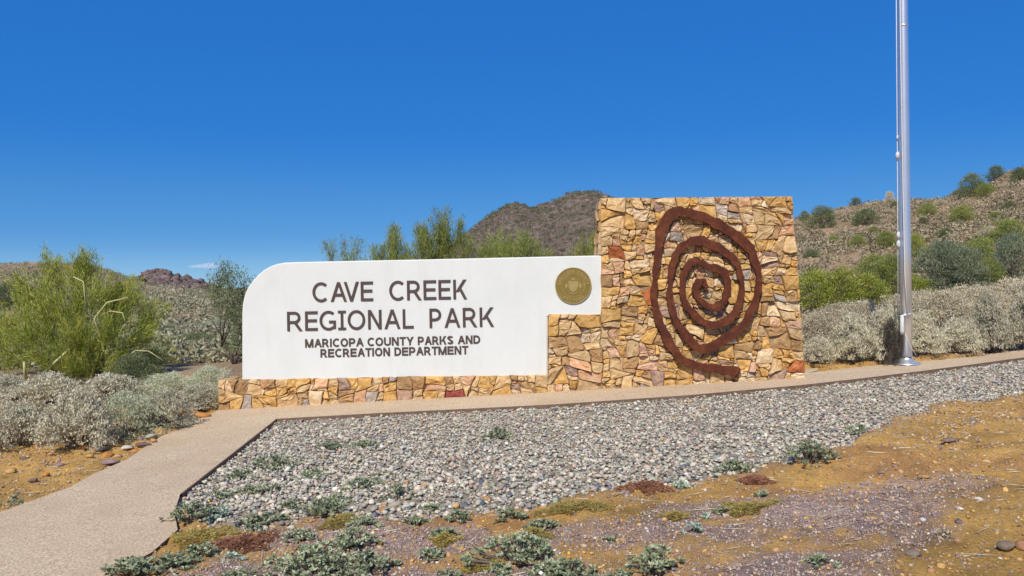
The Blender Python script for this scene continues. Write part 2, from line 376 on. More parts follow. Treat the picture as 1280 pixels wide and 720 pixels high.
# reddish shoulder on the left of the mountain
gme = npmesh('ground', np.stack([gx, gy, gz], 1), Fg, smooth=True, col=np.clip(gc, .01, .9))
m, t, b = newmat('desert_ground'); at = nd(t, 'ShaderNodeAttribute'); at.attribute_name = 'col'
nA = noise_tex(t, 55, 6, .75); nB = noise_tex(t, .45, 7, .7)
mr = nd(t, 'ShaderNodeMapRange'); t.links.new(nA.outputs['Fac'], mr.inputs[0]); mr.inputs[1].default_value = .3; mr.inputs[2].default_value = .7; mr.inputs[3].default_value = .6; mr.inputs[4].default_value = 1.35
mr2 = nd(t, 'ShaderNodeMapRange'); t.links.new(nB.outputs['Fac'], mr2.inputs[0]); mr2.inputs[1].default_value = .3; mr2.inputs[2].default_value = .7; mr2.inputs[3].default_value = .8; mr2.inputs[4].default_value = 1.2
mm = nd(t, 'ShaderNodeMath', operation='MULTIPLY'); t.links.new(mr.outputs[0], mm.inputs[0]); t.links.new(mr2.outputs[0], mm.inputs[1])
vm = nd(t, 'ShaderNodeVectorMath', operation='SCALE'); t.links.new(at.outputs['Color'], vm.inputs[0]); t.links.new(mm.outputs[0], vm.inputs['Scale'])
t.links.new(vm.outputs[0], b.inputs['Base Color']); b.inputs['Roughness'].default_value = .95; b.inputs['Specular IOR Level'].default_value = .1
bump(t, b, nA.outputs['Fac'], .9, .03)
props(link('ground', gme, m), kind='structure')

# ------------------------------------------------------------------ path slab with brown face toward the gravel
def slab(name, poly, top, thick, mat, sidemat):
    V = []; n = len(poly)
    for x, y in poly: V.append((x, y, float(N0(x, y))+top))
    for x, y in poly: V.append((x, y, float(N0(x, y))+top-thick))
    Fc = [tuple(range(n))]+[(k, k+n, (k+1) % n+n, (k+1) % n) for k in range(n)]
    me = pymesh(name, V, Fc); me.materials.append(mat); me.materials.append(sidemat)
    for k, p in enumerate(me.polygons): p.material_index = 0 if k == 0 else 1
    return me
def dens(poly, step=.25, jit=0.0, seed=1):
    rs = RS(seed); r = []
    for k in range(len(poly)):
        a, b_ = poly[k], poly[(k+1) % len(poly)]; L = math.dist(a, b_); n = max(1, int(L/step))
        for q in range(n):
            t_ = q/n; j_ = rs.normal(0, jit) if q else 0
            r.append((a[0]+(b_[0]-a[0])*t_+j_, a[1]+(b_[1]-a[1])*t_+j_))
    return r
def tess_slab():
    pts = dens(PATH, .3); n = len(pts)
    from mathutils.geometry import tessellate_polygon
    tri = tessellate_polygon([[Vector((x, y, 0)) for x, y in pts]])
    V = [(x, y, float(N0(x, y))) for x, y in pts]+[(x, y, float(N0(x, y))-.12) for x, y in pts]
    Fc = [tuple(q) for q in tri]+[(k, k+n, (k+1) % n+n, (k+1) % n) for k in range(n)]
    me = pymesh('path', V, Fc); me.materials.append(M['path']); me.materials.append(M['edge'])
    for k, p in enumerate(me.polygons):
        p.material_index = 0 if k < len(tri) else 1
        if k < len(tri) and p.normal.z < 0: p.flip()
    return me
props(link('path', tess_slab()), kind='structure')
# thin steel edging along the gravel
edge = [G(*p) for p in [(225,618),(285,571),(345,524)]]+[G(*p) for p in PATH_L[1:]]
V = []; Fc = []
e2 = [p for p in dens(edge, .3)]
lastk = min(range(len(e2)), key=lambda k: math.dist(e2[k], edge[-1])); e2 = e2[:lastk+1]
for k, (x, y) in enumerate(e2):
    q = e2[min(k+1, len(e2)-1)]; p_ = e2[max(k-1, 0)]; d = Vector((q[0]-p_[0], q[1]-p_[1])); d.normalize(); nx, ny = d.y, -d.x
    z = float(N0(x, y)); a0 = .004; a1 = .016
    V += [(x+nx*a0, y+ny*a0, z-.12), (x+nx*a0, y+ny*a0, z+.006), (x+nx*a1, y+ny*a1, z+.006), (x+nx*a1, y+ny*a1, z-.12)]
for k in range(len(e2)-1):
    o = k*4
    for a_ in range(3): Fc.append((o+a_, o+a_+1, o+a_+5, o+a_+4))
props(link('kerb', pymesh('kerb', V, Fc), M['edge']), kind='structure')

# ------------------------------------------------------------------ the stone-built sign
YW = 10.0; BACK = 10.45
def W2(px, py): p = P(px, py, YW); return (p[0], p[2])
def clip(poly, a, b_, c):      # keep a*x+b*z<=c
    r = []; n = len(poly)
    for k in range(n):
        p, q = poly[k], poly[(k+1) % n]; dp = a*p[0]+b_*p[1]-c; dq = a*q[0]+b_*q[1]-c
        if dp <= 0: r.append(p)
        if (dp < 0) != (dq < 0) and abs(dp-dq) > 1e-12:
            t_ = dp/(dp-dq); r.append((p[0]+(q[0]-p[0])*t_, p[1]+(q[1]-p[1])*t_))
    return r
def line(p, q):                # half plane on the right of p->q is kept out: returns a,b,c keeping left side
    (x1, z1), (x2, z2) = W2(*p), W2(*q); a = (z2-z1); b_ = -(x2-x1); return a, b_, a*x1+b_*z1
monument = empty('park_sign', (0, YW, .3), 'long golden fieldstone park sign with white lettered panel and rusty spiral tower', 'park sign')
def child(o, parent=None): o.parent = parent or monument; return o
mx0 = monument.location
SEEDS = [ # px, py, radius px, kind
 (763,266,12,'gold'),(765,324,13,'rust'),(784,286,13,'tan'),(807,267,12,'cream'),(762,301,12,'tan'),(792,324,13,'tan'),(771,348,14,'peach'),(799,395,13,'pink'),
 (796,415,15,'cream'),(809,434,13,'pink'),(754,414,13,'tan'),(777,402,10,'gold'),(726,418,12,'cream'),(741,446,15,'brown'),(769,453,14,'tan'),(717,456,9,'purple'),
 (695,406,12,'gold'),(767,428,12,'cream'),(713,435,12,'brown'),(754,480,12,'gold'),(824,466,7,'purple'),(832,256,10,'purple'),(852,254,9,'gold'),(875,256,13,'peach'),
 (851,296,12,'grey'),(933,341,8,'grey'),(969,316,11,'purple'),(968,350,15,'purple'),(991,346,12,'gold'),(991,312,12,'gold'),(972,388,11,'cream'),(994,386,13,'tan'),
 (963,421,14,'tan'),(998,446,9,'rust'),(969,465,8,'purple'),(911,450,9,'pink'),(807,381,8,'rust'),(941,442,8,'cream'),(956,443,7,'cream'),(882,320,9,'gold'),(912,365,11,'gold'),
 (943,270,9,'tan'),(963,265,14,'gold'),(985,262,10,'tan'),(900,265,10,'cream'),(921,262,9,'peach'),(930,290,13,'brown'),(987,288,9,'peach'),(962,292,9,'tan'),
 (820,274,8,'cream'),(830,458,10,'tan'),(845,476,10,'gold'),(890,472,9,'cream'),(925,470,9,'gold'),(945,468,9,'tan'),(993,467,9,'tan'),(870,470,9,'peach'),
 (354,496,15,'tan'),(376,499,10,'tan'),(287,492,12,'tan'),(301,502,11,'gold'),(322,497,11,'brown'),(397,492,8,'cream'),(405,503,9,'tan'),(430,500,9,'purple'),(416,498,9,'tan'),(450,499,12,'peach'),
 (458,480,10,'gold'),(430,478,8,'purple'),(394,478,5,'cream'),(345,478,11,'brown'),(320,477,9,'tan'),(470,484,8,'tan'),(475,500,9,'grey'),
 (567,487,7,'crimson'),(583,480,11,'tan'),(609,478,11,'gold'),(629,477,11,'tan'),(536,484,11,'peach'),(555,489,9,'tan'),(592,494,11,'tan'),(624,491,10,'gold'),(678,486,12,'gold'),
 (641,480,7,'purple'),(655,479,8,'brown'),(509,501,7,'pink'),(513,489,9,'gold'),(497,478,11,'grey'),(525,473,9,'brown'),(553,473,9,'brown'),(643,493,9,'cream'),(666,476,8,'tan'),
 (700,470,11,'tan'),(712,482,10,'cream'),(728,470,11,'gold'),(700,436,9,'tan'),(699,421,8,'brown'),(745,395,8,'brown'),(718,398,8,'tan'),(735,400,8,'gold'),
]
seeds = []
for px, py, r, k in SEEDS:
    x, z = W2(px, py); seeds.append((x, z, r/100, k, px, py))
rnd = random.Random(7)
def insign(px, py):
    bot = 513-(px-272)*(513-470)/735
    if py > bot-4: return False
    if px > 753: return py > 251 and px < 990+(py-245)*.077-4
    if px > 688: return py > 397
    return px > 276 and py > 477
ZS = 1.35
GAP = .003
def wwarp(p):
    x, z = np.array([p[0]*5.5]), np.array([p[1]*6.5])
    dx = .034*float(fbm(x, z, 301, 3)[0])*1.6; dz = .030*float(fbm(x+9, z+4, 302, 3)[0])*1.6
    return dx, dz
def stone_mesh(poly, rs, front=YW, depth=.12, to3=None):
    cx = sum(p[0] for p in poly)/len(poly); cz = sum(p[1] for p in poly)/len(poly)
    out = [p for k, p in enumerate(poly) if math.dist(p, poly[k-1]) > .010]
    n = len(out)
    if n < 3: return None
    V = []; prot = rs.uniform(-.010, .030)
    size = max(math.dist(p, (cx, cz)) for p in out)
    tx, tz = rs.normal(0, .13), rs.normal(0, .13)
    rings = [(1.0, .12), (1.0, .006-prot*.6), (.93, -.006-prot), (.52, -.010-prot)]
    for ri, (s, dy) in enumerate(rings):
        for (x, z) in out:
            d = math.dist((x, z), (cx, cz)); g = GAP*(1.2 if ri > 0 else 1)
            k = max(.3, (d-g)/d)*s
            jx = 0 if ri < 2 else (rs.normal(0, .02) if ri == 2 else rs.normal(0, .14))
            X = cx+(x-cx)*(k+jx*(1-s)*(6 if ri == 2 else 1)*.5); Z = cz+(z-cz)*(k+jx*(1-s)*(6 if ri == 2 else 1)*.5)
            yy = front+dy
            if ri > 1: yy += (X-cx)*tx+(Z-cz)*tz+rs.normal(0, .0065)
            V.append((X, yy, Z))
    V.append((cx+rs.normal(0, .01), front-.014-prot+rs.normal(0, .006), cz+rs.normal(0, .01)))
    Fc = []
    for ri in range(3):
        for k in range(n):
            a, b_ = ri*n+k, ri*n+(k+1) % n; Fc.append((a, b_, b_+n, a+n))
    for k in range(n): Fc.append((3*n+k, 3*n+(k+1) % n, 4*n))
    if to3: V = [to3(v) for v in V]
    V = [(v[0]-mx0[0], v[1]-mx0[1], v[2]-mx0[2]) for v in V]
    me = pymesh('stone', V, Fc)
    for i_, p in enumerate(me.polygons): p.use_smooth = False
    return me
nstones = 0; stones_extra = []
rs = RS(5)
def area(p): return abs(sum(p[k-1][0]*p[k][1]-p[k][0]*p[k-1][1] for k in range(len(p))))/2
def bsp(poly, r, depth=0):
    xs = [p[0] for p in poly]; zs = [p[1] for p in poly]; w_, h_ = max(xs)-min(xs), max(zs)-min(zs); A = area(poly)
    tgt = r.choice([.012, .018, .026, .036, .05])
    if A < tgt and w_ < h_*2.6 and h_ < w_*1.4 or A < .006: return [poly]
    cx, cz = (max(xs)+min(xs))/2, (max(zs)+min(zs))/2
    vert = (w_ > h_*1.25) if r.random() < .93 else (w_ > h_*.8)
    f = r.uniform(.30, .70) if A < .2 else r.uniform(.38, .62)
    if r.random() < .13 and A < .12: f = r.choice([.2, .8])
    if vert:
        x0 = min(xs)+w_*f; t_ = math.radians(r.gauss(0, 14)); a, b_ = math.cos(t_), math.sin(t_); c = a*x0+b_*cz
    else:
        z0 = min(zs)+h_*f; t_ = math.radians(r.gauss(0, 10 if A < .3 else 4)); a, b_ = math.sin(t_), math.cos(t_); c = a*cx+b_*z0
    p1, p2 = clip(poly, a, b_, c), clip(poly, -a, -b_, -c)
    if len(p1) < 3 or len(p2) < 3: return [poly]
    return bsp(p1, r, depth+1)+bsp(p2, r, depth+1)
tl = W2(750.5, 247.5); tr = W2(990, 245.5); RSP = [
  [W2(750.5,247.5), W2(990,245.5), W2(1007,474), W2(752,489)],
  [W2(685.5,392.5), W2(750.5,392.5), W2(752,489), W2(752,488.9), W2(685.5,492.9)],
  [W2(273,475), W2(479,471), W2(479,505), W2(273,517)], [W2(479,471), W2(685.5,468), W2(685.5,492.8), W2(479,505)]]
cells = []
for q, pl in enumerate(RSP): cells += bsp(pl, random.Random(9+q*3))
hull = [W2(750.5,247.5), W2(990,245.5), W2(1007,474), W2(273,517), W2(273,475), W2(685.5,468), W2(685.5,392.5), W2(750.5,392.5)]
def edged(p):
    m_ = 9
    for k in range(len(hull)):
        a, b_ = Vector(hull[k-1]), Vector(hull[k]); v = Vector(p); t_ = max(0, min(1, (v-a).dot(b_-a)/(b_-a).length_squared)); m_ = min(m_, (v-(a+(b_-a)*t_)).length)
    return m_
used_ = []; forced = {}
for q_ in seeds[:len(SEEDS)]:
    if q_[3] in ('rust', 'crimson'):
        best = min((c_ for c_ in range(len(cells)) if (.018 if q_[3] == 'rust' else .012) < area(cells[c_]) and c_ not in forced), key=lambda c_: math.hypot(sum(p[0] for p in cells[c_])/len(cells[c_])-q_[0], sum(p[1] for p in cells[c_])/len(cells[c_])-q_[1]))
        forced[best] = q_[3]; used_.append(q_)
for ci_, poly in enumerate(cells):
    if area(poly) < .0012: continue
    cx = sum(p[0] for p in poly)/len(poly); cz = sum(p[1] for p in poly)/len(poly)
    sd_ = min(seeds[:len(SEEDS)], key=lambda q: (q[0]-cx)**2+(q[1]-cz)**2)
    if math.hypot(sd_[0]-cx, sd_[1]-cz) < (.14 if sd_[3] in ('rust', 'crimson') else .085) and sd_ not in used_: kind = sd_[3]; used_.append(sd_)
    else: kind = rnd.choices(['gold','tan','brown','cream','peach','pink','purple','grey'], [28,34,18,11,8,1.5,1.5,2] if cx < W2(686, 400)[0] else [26,38,12,14,8,1.5,1.5,2])[0]
    if ci_ in forced: kind = forced[ci_]
    out = []
    for k in range(len(poly)):      # knock off corners, break edges
        p, q, o_ = poly[k], poly[(k+1) % len(poly)], poly[k-1]; L = math.dist(p, q); Lp = math.dist(p, o_)
        if L < .008: continue
        cut = rnd.random() < .45 and edged(p) > .03 and Lp > .05 and L > .05
        if cut:
            g = rnd.uniform(.012, .03); out.append((p[0]+(o_[0]-p[0])*g/Lp, p[1]+(o_[1]-p[1])*g/Lp)); out.append((p[0]+(q[0]-p[0])*g/L, p[1]+(q[1]-p[1])*g/L))
        else: out.append(p)
        if L > .075: out.append((p[0]+(q[0]-p[0])*.5, p[1]+(q[1]-p[1])*.5))
    wp_ = []
    for p in out:
        e = min(1, edged(p)/.05); dx, dz = wwarp(p); onr = 0.22
        wp_.append((p[0]+dx*max(e, onr), p[1]+dz*max(e, onr)))
    me = stone_mesh(wp_, rs)
    if me is None: continue
    child(link('stone', me, STONE[kind])); nstones += 1
print('stones', nstones)
# side faces of the tower and base (seen from a step aside, and as a sliver now)
def side_stones(xa, xb, z0, z1, sgn, n0):
    k = 0; z = z0
    while z < z1-.03:
        h = min(rs.uniform(.10, .18), z1-z); y = YW+.004
        while y < BACK-.04:
            d = min(rs.uniform(.12, .24), BACK-y)
            t_ = ((z+h/2)-z0)/(z1-z0); X = xa+(xb-xa)*t_
            poly = [(y, z), (y+d, z), (y+d, z+h), (y, z+h)]
            f = lambda v, X=X, sgn=sgn: (X+sgn*(v[1]-YW), v[0], v[2])
            me = stone_mesh(poly, rs, YW, .1, f); y += d
            if me is None: continue
            me.flip_normals() if sgn > 0 else None
            stones_extra.append((me, rnd.choice(['gold', 'tan', 'tan', 'cream', 'brown'])))
        z += h
xl = W2(750, 300)[0]; xr = W2(990, 245)[0]; xr2 = W2(1007, 470)[0]; zt = W2(870, 246.5)[1]
side_stones(xl+.012, xl+.012, W2(750, 318)[1], zt, 1, 0)
side_stones(xr2-.04, xr-.04, W2(1007, 475)[1], zt, -1, 0)
side_stones(W2(273, 490)[0]+.03, W2(273, 490)[0]+.03, W2(273, 516)[1], W2(273, 475)[1], 1, 0)
room = 300-nstones
def joinmeshes(lst, name):
    V = []; Fc = []; mi = []; mats = []
    for me, k in lst:
        if k not in mats: mats.append(k)
        o = len(V); V += [tuple(v.co) for v in me.vertices]
        for p in me.polygons: Fc.append(tuple(o+q for q in p.vertices)); mi.append(mats.index(k))
    me = pymesh(name, V, Fc)
    for k in mats: me.materials.append(STONE[k])
    for p, q in zip(me.polygons, mi): p.material_index = q
    return me
for me, k in stones_extra[:max(0, room)]: child(link('stone', me, STONE[k]))
if len(stones_extra) > room: child(props(link('stonework', joinmeshes(stones_extra[max(0, room):], 'stonework')), kind='stuff'))
# mortar core, in three blocks butted together; capping of the tower
def prism(name, pts, y0, y1, mat, parent, bev=0.0):
    V = [(x-mx0[0], y0-mx0[1], z-mx0[2]) for x, z in pts]+[(x-mx0[0], y1-mx0[1], z-mx0[2]) for x, z in pts]; n = len(pts)
    Fc = [tuple(range(n)), tuple(range(2*n-1, n-1, -1))]+[(k, k+n, (k+1) % n+n, (k+1) % n) for k in range(n)]
    me = pymesh(name, V, Fc)
    import bmesh
    bm = bmesh.new(); bm.from_mesh(me); bmesh.ops.recalc_face_normals(bm, faces=bm.faces)
    if bev: bmesh.ops.bevel(bm, geom=[e for e in bm.edges if e.calc_face_angle(0) > .9 and abs(e.verts[0].co.y-e.verts[1].co.y) < .001], offset=bev, segments=3, affect='EDGES')
    bm.to_mesh(me); bm.free()
    return child(link(name, me, mat), parent)
ins = .022
prism('mortar_core', [(xl+ins, W2(750, 505)[1]), (xr2-ins, W2(1007, 490)[1]), (xr-ins, zt-.012), (xl+ins, zt-.012)], YW+.014, BACK-.02, M['mortar'], monument)
prism('mortar_core', [(W2(686, 500)[0]+.01, W2(686, 505)[1]), (xl+ins-.003, W2(750, 505)[1]), (xl+ins-.003, W2(720, 392)[1]-.015), (W2(686, 500)[0]+.01, W2(720, 392)[1]-.015)], YW+.014, BACK-.03, M['mortar'], monument)
prism('mortar_core', [(W2(273, 500)[0]+ins, W2(273, 525)[1]), (W2(686, 505)[0]+.007, W2(686, 505)[1]), (W2(686, 470)[0]+.007, W2(686, 470)[1]-.015), (W2(273, 475)[0]+ins, W2(273, 475)[1]-.015)], YW+.014, BACK-.04, M['mortar'], monument)
# back of the wall: rough stonework
bk = []
for (x0, x1, z0, z1) in [(xl, xr2-.06, W2(870, 485)[1], zt-.02), (W2(686, 1)[0], xl, W2(720, 495)[1], W2(720, 394)[1]), (W2(274, 1)[0], W2(686, 1)[0], W2(480, 510)[1], W2(480, 474)[1])]:
    z = z0
    while z < z1-.04:
        h = min(rs.uniform(.12, .2), z1-z); x = x0
        while x < x1-.05:
            d = min(rs.uniform(.15, .34), x1-x)
            me = stone_mesh([(x, z), (x+d, z), (x+d, z+h), (x, z+h)], rs, YW, .1, lambda v: (v[0], BACK-(v[1]-YW), v[2])); x += d
            if me: bk.append((me, rnd.choice(['gold', 'tan', 'tan', 'cream', 'brown'])))
        z += h
child(props(link('stonework', joinmeshes(bk, 'stonework')), kind='stuff'))
# white panel
PF = YW+.018
pan = [(302,478),(302,392),(302.6,381),(305,369.5),(309,360),(315,351.5),(322,343.5),(330,337),(338,332.6),(346,329.8),(356,328.1),(370,327.5),(560,323.5),(756,319),(756,396),(684.8,396),(684.5,474)]
panel = prism('sign_panel', [W2(*p) for p in pan], PF, PF+.30, M['panel'], monument, .012)
for p in panel.data.polygons: p.use_smooth = False
# lettering, stroke by stroke (unit box: x 0..1 of the letter's width, y 0..1 of cap height)
def arc(cx, cy, rx, ry, a0, a1, n=14):
    return [(cx+rx*math.cos(math.radians(a0+(a1-a0)*k/n)), cy+ry*math.sin(math.radians(a0+(a1-a0)*k/n))) for k in range(n+1)]
def letter_mesh(ch, w_, h_, sw, d=.012):
    """strokes kept inside the w x h box; local x right, z up, front at y=-d"""
    V = []; Fc = []; lift = [0]
    def quad(p):
        b0 = len(V); dd = d+lift[0]; lift[0] += .0009
        for x, z in p: V.append((x, -dd, z))
        for x, z in p: V.append((x, 0, z))
        Fc.extend([(b0, b0+1, b0+2, b0+3), (b0+7, b0+6, b0+5, b0+4)]); Fc.extend([(b0+k, b0+k+4, b0+(k+1) % 4+4, b0+(k+1) % 4) for k in range(4)])
    def rect(x0, z0, x1, z1): quad([(x0, z0), (x1, z0), (x1, z1), (x0, z1)])
    def para(xa, za, xb, zb, al, bl_):      # slanted stroke cut level at both ends; al/bl_: where in its width the given x lies (0 left, .5 mid, 1 right)
        dz = abs(zb-za); hw = sw
        for _ in range(6):
            run = (xb-bl_*hw)-(xa-al*hw); hw = sw*math.hypot(run, dz)/dz
        quad([(xa-al*hw, za), (xa-al*hw+hw, za), (xb-bl_*hw+hw, zb), (xb-bl_*hw, zb)])
    def ribbon(pts, closed=False):
        pts = [Vector(p) for p in pts]; n = len(pts); b0 = len(V); dd = d+lift[0]; lift[0] += .0009
        for k in range(n):
            d1 = (pts[k]-pts[k-1]).normalized() if (k > 0 or closed) else (pts[1]-pts[0]).normalized()
            d2 = (pts[(k+1) % n]-pts[k]).normalized() if (k < n-1 or closed) else d1
            b_ = Vector((-d1.y-d2.y, d1.x+d2.x)).normalized(); m_ = min(1/max(b_.dot(Vector((-d1.y, d1.x))), .3), 1.45)
            l, r = pts[k]+b_*m_*sw/2, pts[k]-b_*m_*sw/2
            V.extend([(l.x, -dd, l.y), (r.x, -dd, r.y), (l.x, 0, l.y), (r.x, 0, r.y)])
        for k in range(n if closed else n-1):
            a = b0+4*k; c = b0+4*((k+1) % n); Fc.extend([(a, a+1, c+1, c), (a, c, c+2, a+2), (a+1, a+3, c+3, c+1)])
        if not closed: Fc.extend([(b0, b0+2, b0+3, b0+1), (b0+4*(n-1), b0+4*(n-1)+1, b0+4*(n-1)+3, b0+4*(n-1)+2)])
    W_, H_, h2 = w_, h_, sw/2
    A_ = lambda cx, cy, rx, ry, a0, a1, n=12: arc(cx*W_, cy*H_, rx, ry, a0, a1, n)
    if ch == 'A':
        para(0, 0, W_/2, H_, 0, .5); para(W_, 0, W_/2, H_, 1, .5); rect(W_*.17, H_*.27, W_*.83, H_*.27+sw)
    elif ch == 'V': para(W_/2, 0, 0, H_, .5, 0); para(W_/2, 0, W_, H_, .5, 1)
    elif ch == 'N': rect(0, 0, sw, H_); rect(W_-sw, 0, W_, H_); para(0, H_, W_, 0, 0, 1)
    elif ch == 'M': rect(0, 0, sw, H_); rect(W_-sw, 0, W_, H_); para(0, H_, W_/2, 0, 0, .5); para(W_, H_, W_/2, 0, 1, .5)
    elif ch == 'E': rect(0, 0, sw, H_); rect(sw, 0, W_, sw); rect(sw, H_-sw, W_, H_); rect(sw, H_*.5-h2+.02*H_, W_*.93, H_*.5+h2+.02*H_)
    elif ch == 'L': rect(0, 0, sw, H_); rect(sw, 0, W_, sw)
    elif ch == 'T': rect(0, H_-sw, W_, H_); rect(W_/2-h2, 0, W_/2+h2, H_-sw)
    elif ch == 'I': rect(W_/2-h2, 0, W_/2+h2, H_)
    elif ch == '1': rect(W_/2-h2, sw*.9, W_/2+h2, H_-sw*.9); rect(0, 0, W_, sw*.9); rect(0, H_-sw*.9, W_, H_)
    elif ch == 'K': rect(0, 0, sw, H_); para(sw*.85, H_*.38, W_*.97, H_, 0, 1); para(sw+(W_-sw)*.22, H_*.56, W_, 0, 0, 1)
    elif ch == 'Z': rect(0, 0, W_, sw); rect(0, H_-sw, W_, H_); para(0, sw, W_, H_-sw, 0, 1)
    elif ch == 'Y': rect(W_/2-h2, 0, W_/2+h2, H_*.46); para(W_/2, H_*.40, 0, H_, .5, 0); para(W_/2, H_*.40, W_, H_, .5, 1)
    elif ch in 'PR':
        rect(0, 0, sw, H_); rb = H_*.29-h2*.5 if ch == 'P' else H_*.275-h2*.5; cz_ = H_-h2-rb; cxr = W_*1.0-h2-rb if ch == 'P' else W_*.88-h2-rb; cxr = max(cxr, sw)
        ribbon([(sw*.5, H_-h2), (cxr, H_-h2)]+arc(cxr, cz_, min(rb, W_*(1.0 if ch == 'P' else .92)-h2-cxr) if W_*.92-h2 > cxr else rb*.6, rb, 78, -78, 9)+[(cxr, cz_-rb), (sw*.5, cz_-rb)])
        if ch == 'R': para(W_*.40, cz_-rb, W_, 0, 0, 1)
    elif ch == 'D': rect(0, 0, sw, H_); ribbon([(sw*.5, H_-h2), (W_*.42, H_-h2)]+arc(W_*.42, H_/2, W_*.58-h2, H_/2-h2, 80, -80, 12)+[(W_*.42, h2), (sw*.5, h2)])
    elif ch == 'O': ribbon(arc(W_/2, H_/2, W_/2-h2, H_/2-h2+H_*.012, 0, 360, 28)[:-1], True)
    elif ch == 'C': ribbon(arc(W_*.56, H_/2, W_*.56-h2, H_/2-h2+H_*.012, 48, 312, 20))
    elif ch == 'G': ribbon(arc(W_*.55, H_/2, W_*.55-h2, H_/2-h2+H_*.012, 50, 305, 20)+[(W_-h2, H_*.14), (W_-h2, H_*.5-h2)]); rect(W_*.58, H_*.5-sw, W_-.0001, H_*.5)
    elif ch == 'U': ribbon([(h2, H_), (h2, H_*.36)]+arc(W_/2, H_*.34, W_/2-h2, H_*.34-h2, 180, 360, 12)[1:-1]+[(W_-h2, H_*.36), (W_-h2, H_)])
    elif ch == 'S': ribbon(arc(W_/2, H_*.74, W_/2-h2, H_*.26-h2, 15, 255, 10)+arc(W_/2, H_*.27, W_/2-h2, H_*.27-h2, 78, -165, 10))
    import bmesh
    me = pymesh('letter', V, Fc); bm = bmesh.new(); bm.from_mesh(me); bmesh.ops.recalc_face_normals(bm, faces=bm.faces); bm.to_mesh(me); bm.free()
    return me
def ZP(zx, zy): return (340+zx/4.2667, 335+zy/4.2667)
def put_letter(ch, zx0, zx1, zbase, zh, zsw, slope=-.0185):
    dl = .009 if zh > 60 else .005
    px0, py0 = ZP(zx0, zbase); k = 1/4.2667*.01*1.0018
    me = letter_mesh(ch, (zx1-zx0)*k, zh*k, zsw*k, dl)
    o = link('letter', me, M['letter'], panel); x, z = W2(px0, py0)
    o.location = (x-mx0[0], PF-mx0[1], z-mx0[2]); o.rotation_euler = (0, slope*1.0+ROLL*-1*0-.0 if False else -(-slope-ROLL), 0)
for ch, a, b_ in [('C',215,298),('A',312,398),('V',383,463),('E',473,539),('C',625,708),('R',720,797),('E',808,876),('E',888,953),('K',967,1040)]:
    put_letter(ch, a, b_, 182-(a-215)*.0205, 104, 14.5)
for ch, a, b_ in [('R',80,161),('E',176,243),('G',253,340),('1',352,394),('O',403,497),('N',512,584),('A',599,684),('L',697,755),('P',840,903),('A',920,1004),('R',1018,1094),('K',1108,1184)]:
    put_letter(ch, a, b_, 337-(a-80)*.0225, 103, 14)
HW = dict(M=.84,A=.73,R=.70,I=.27,C=.72,O=.77,P=.66,U=.70,N=.70,T=.61,Y=.69,K=.74,S=.66,D=.70,E=.65)
def word(s, a, b_, base, h):
    tot = sum(HW[c] for c in s); f = (b_-a)/(tot-.05); x = a
    for c in s:
        wd = HW[c]*f; pad = .07*f if c not in 'ATY' else .03*f
        if c == 'I': pad = .06*f
        put_letter(c, x, x+wd-pad, base-(x-175)*.0225, h, 9.6 if c != 'I' else min(9.6, wd-pad)); x += wd
for s, a, b_ in [('MARICOPA',175,487),('COUNTY',508,754),('PARKS',777,968),('AND',990,1112)]: word(s, a, b_, 425, 45)
for s, a, b_ in [('RECREATION',257,630),('DEPARTMENT',652,1046)]: word(s, a, b_, 480+.0225*82*.0, 45)
# gilt seal
sx, sz = W2(716.6, 357)
def disc(name, r0, r1, y0, y1, mat, parent, n=48):
    V = []; Fc = []
    for k in range(n):
        a = 2*math.pi*k/n; c, s = math.cos(a), math.sin(a)
        V += [(r1*c, y1, r1*s), (r1*c, y0, r1*s)]+([(r0*c, y0, r0*s), (r0*c, y1, r0*s)] if r0 else [])
    q = 4 if r0 else 2
    for k in range(n):
        a, c = k*q, ((k+1) % n)*q
        Fc.append((a, a+1, c+1, c))
        if r0: Fc += [(a+1, a+2, c+2, c+1), (a+2, a+3, c+3, c+2)]
    if not r0: V.append((0, y0, 0)); Fc += [(k*2+1, len(V)-1, ((k+1) % n)*2+1) for k in range(n)]
    o = link(name, pymesh(name, V, Fc), mat, parent); return o
seal = disc('seal', 0, .226, -.018, .006, M['gold'], monument); seal.location = (sx-mx0[0], PF-mx0[1]+.006, sz-mx0[2])
seal['label'] = 'round gilt county seal medallion'
disc('rim', .216, .228, -.024, -.016, M['gold_hi'], seal); disc('rim', .140, .146, -.023, -.0165, M['gold_hi'], seal)
for txt, a0, a1, flip in [('MARICOPA COUNTY', 172, 8, 0), ('ARIZONA', 232, 308, 1)]:
    for k, ch in enumerate(txt):
        if ch == ' ': continue
        a = math.radians(a0+(a1-a0)*k/(len(txt)-1)); wd = (.028 if ch != 'I' else .010); hh = .045
        me = letter_mesh(ch, wd, hh, .008, .0055)
        r_ = .157 if not flip else .157+hh
        o = link('seal_letter', me, M['gold_hi'], seal)
        rot = (math.pi/2-a) if not flip else -(math.pi/2+a)
        mat_ = Matrix.Translation((r_*math.cos(a), -.0165, r_*math.sin(a))) @ Matrix.Rotation(rot, 4, 'Y') @ Matrix.Translation((-wd/2, 0, 0))
        o.matrix_local = mat_
def relief(pts, y, th=.006):
    V = [(x*.1, -.0165-th+y, z*.1) for x, z in pts]+[(x*.1, -.0165, z*.1) for x, z in pts]; n = len(pts)
    return V, [tuple(range(n-1, -1, -1))]+[(k, k+n, (k+1) % n+n, (k+1) % n) for k in range(n)]
V = []; Fc = []
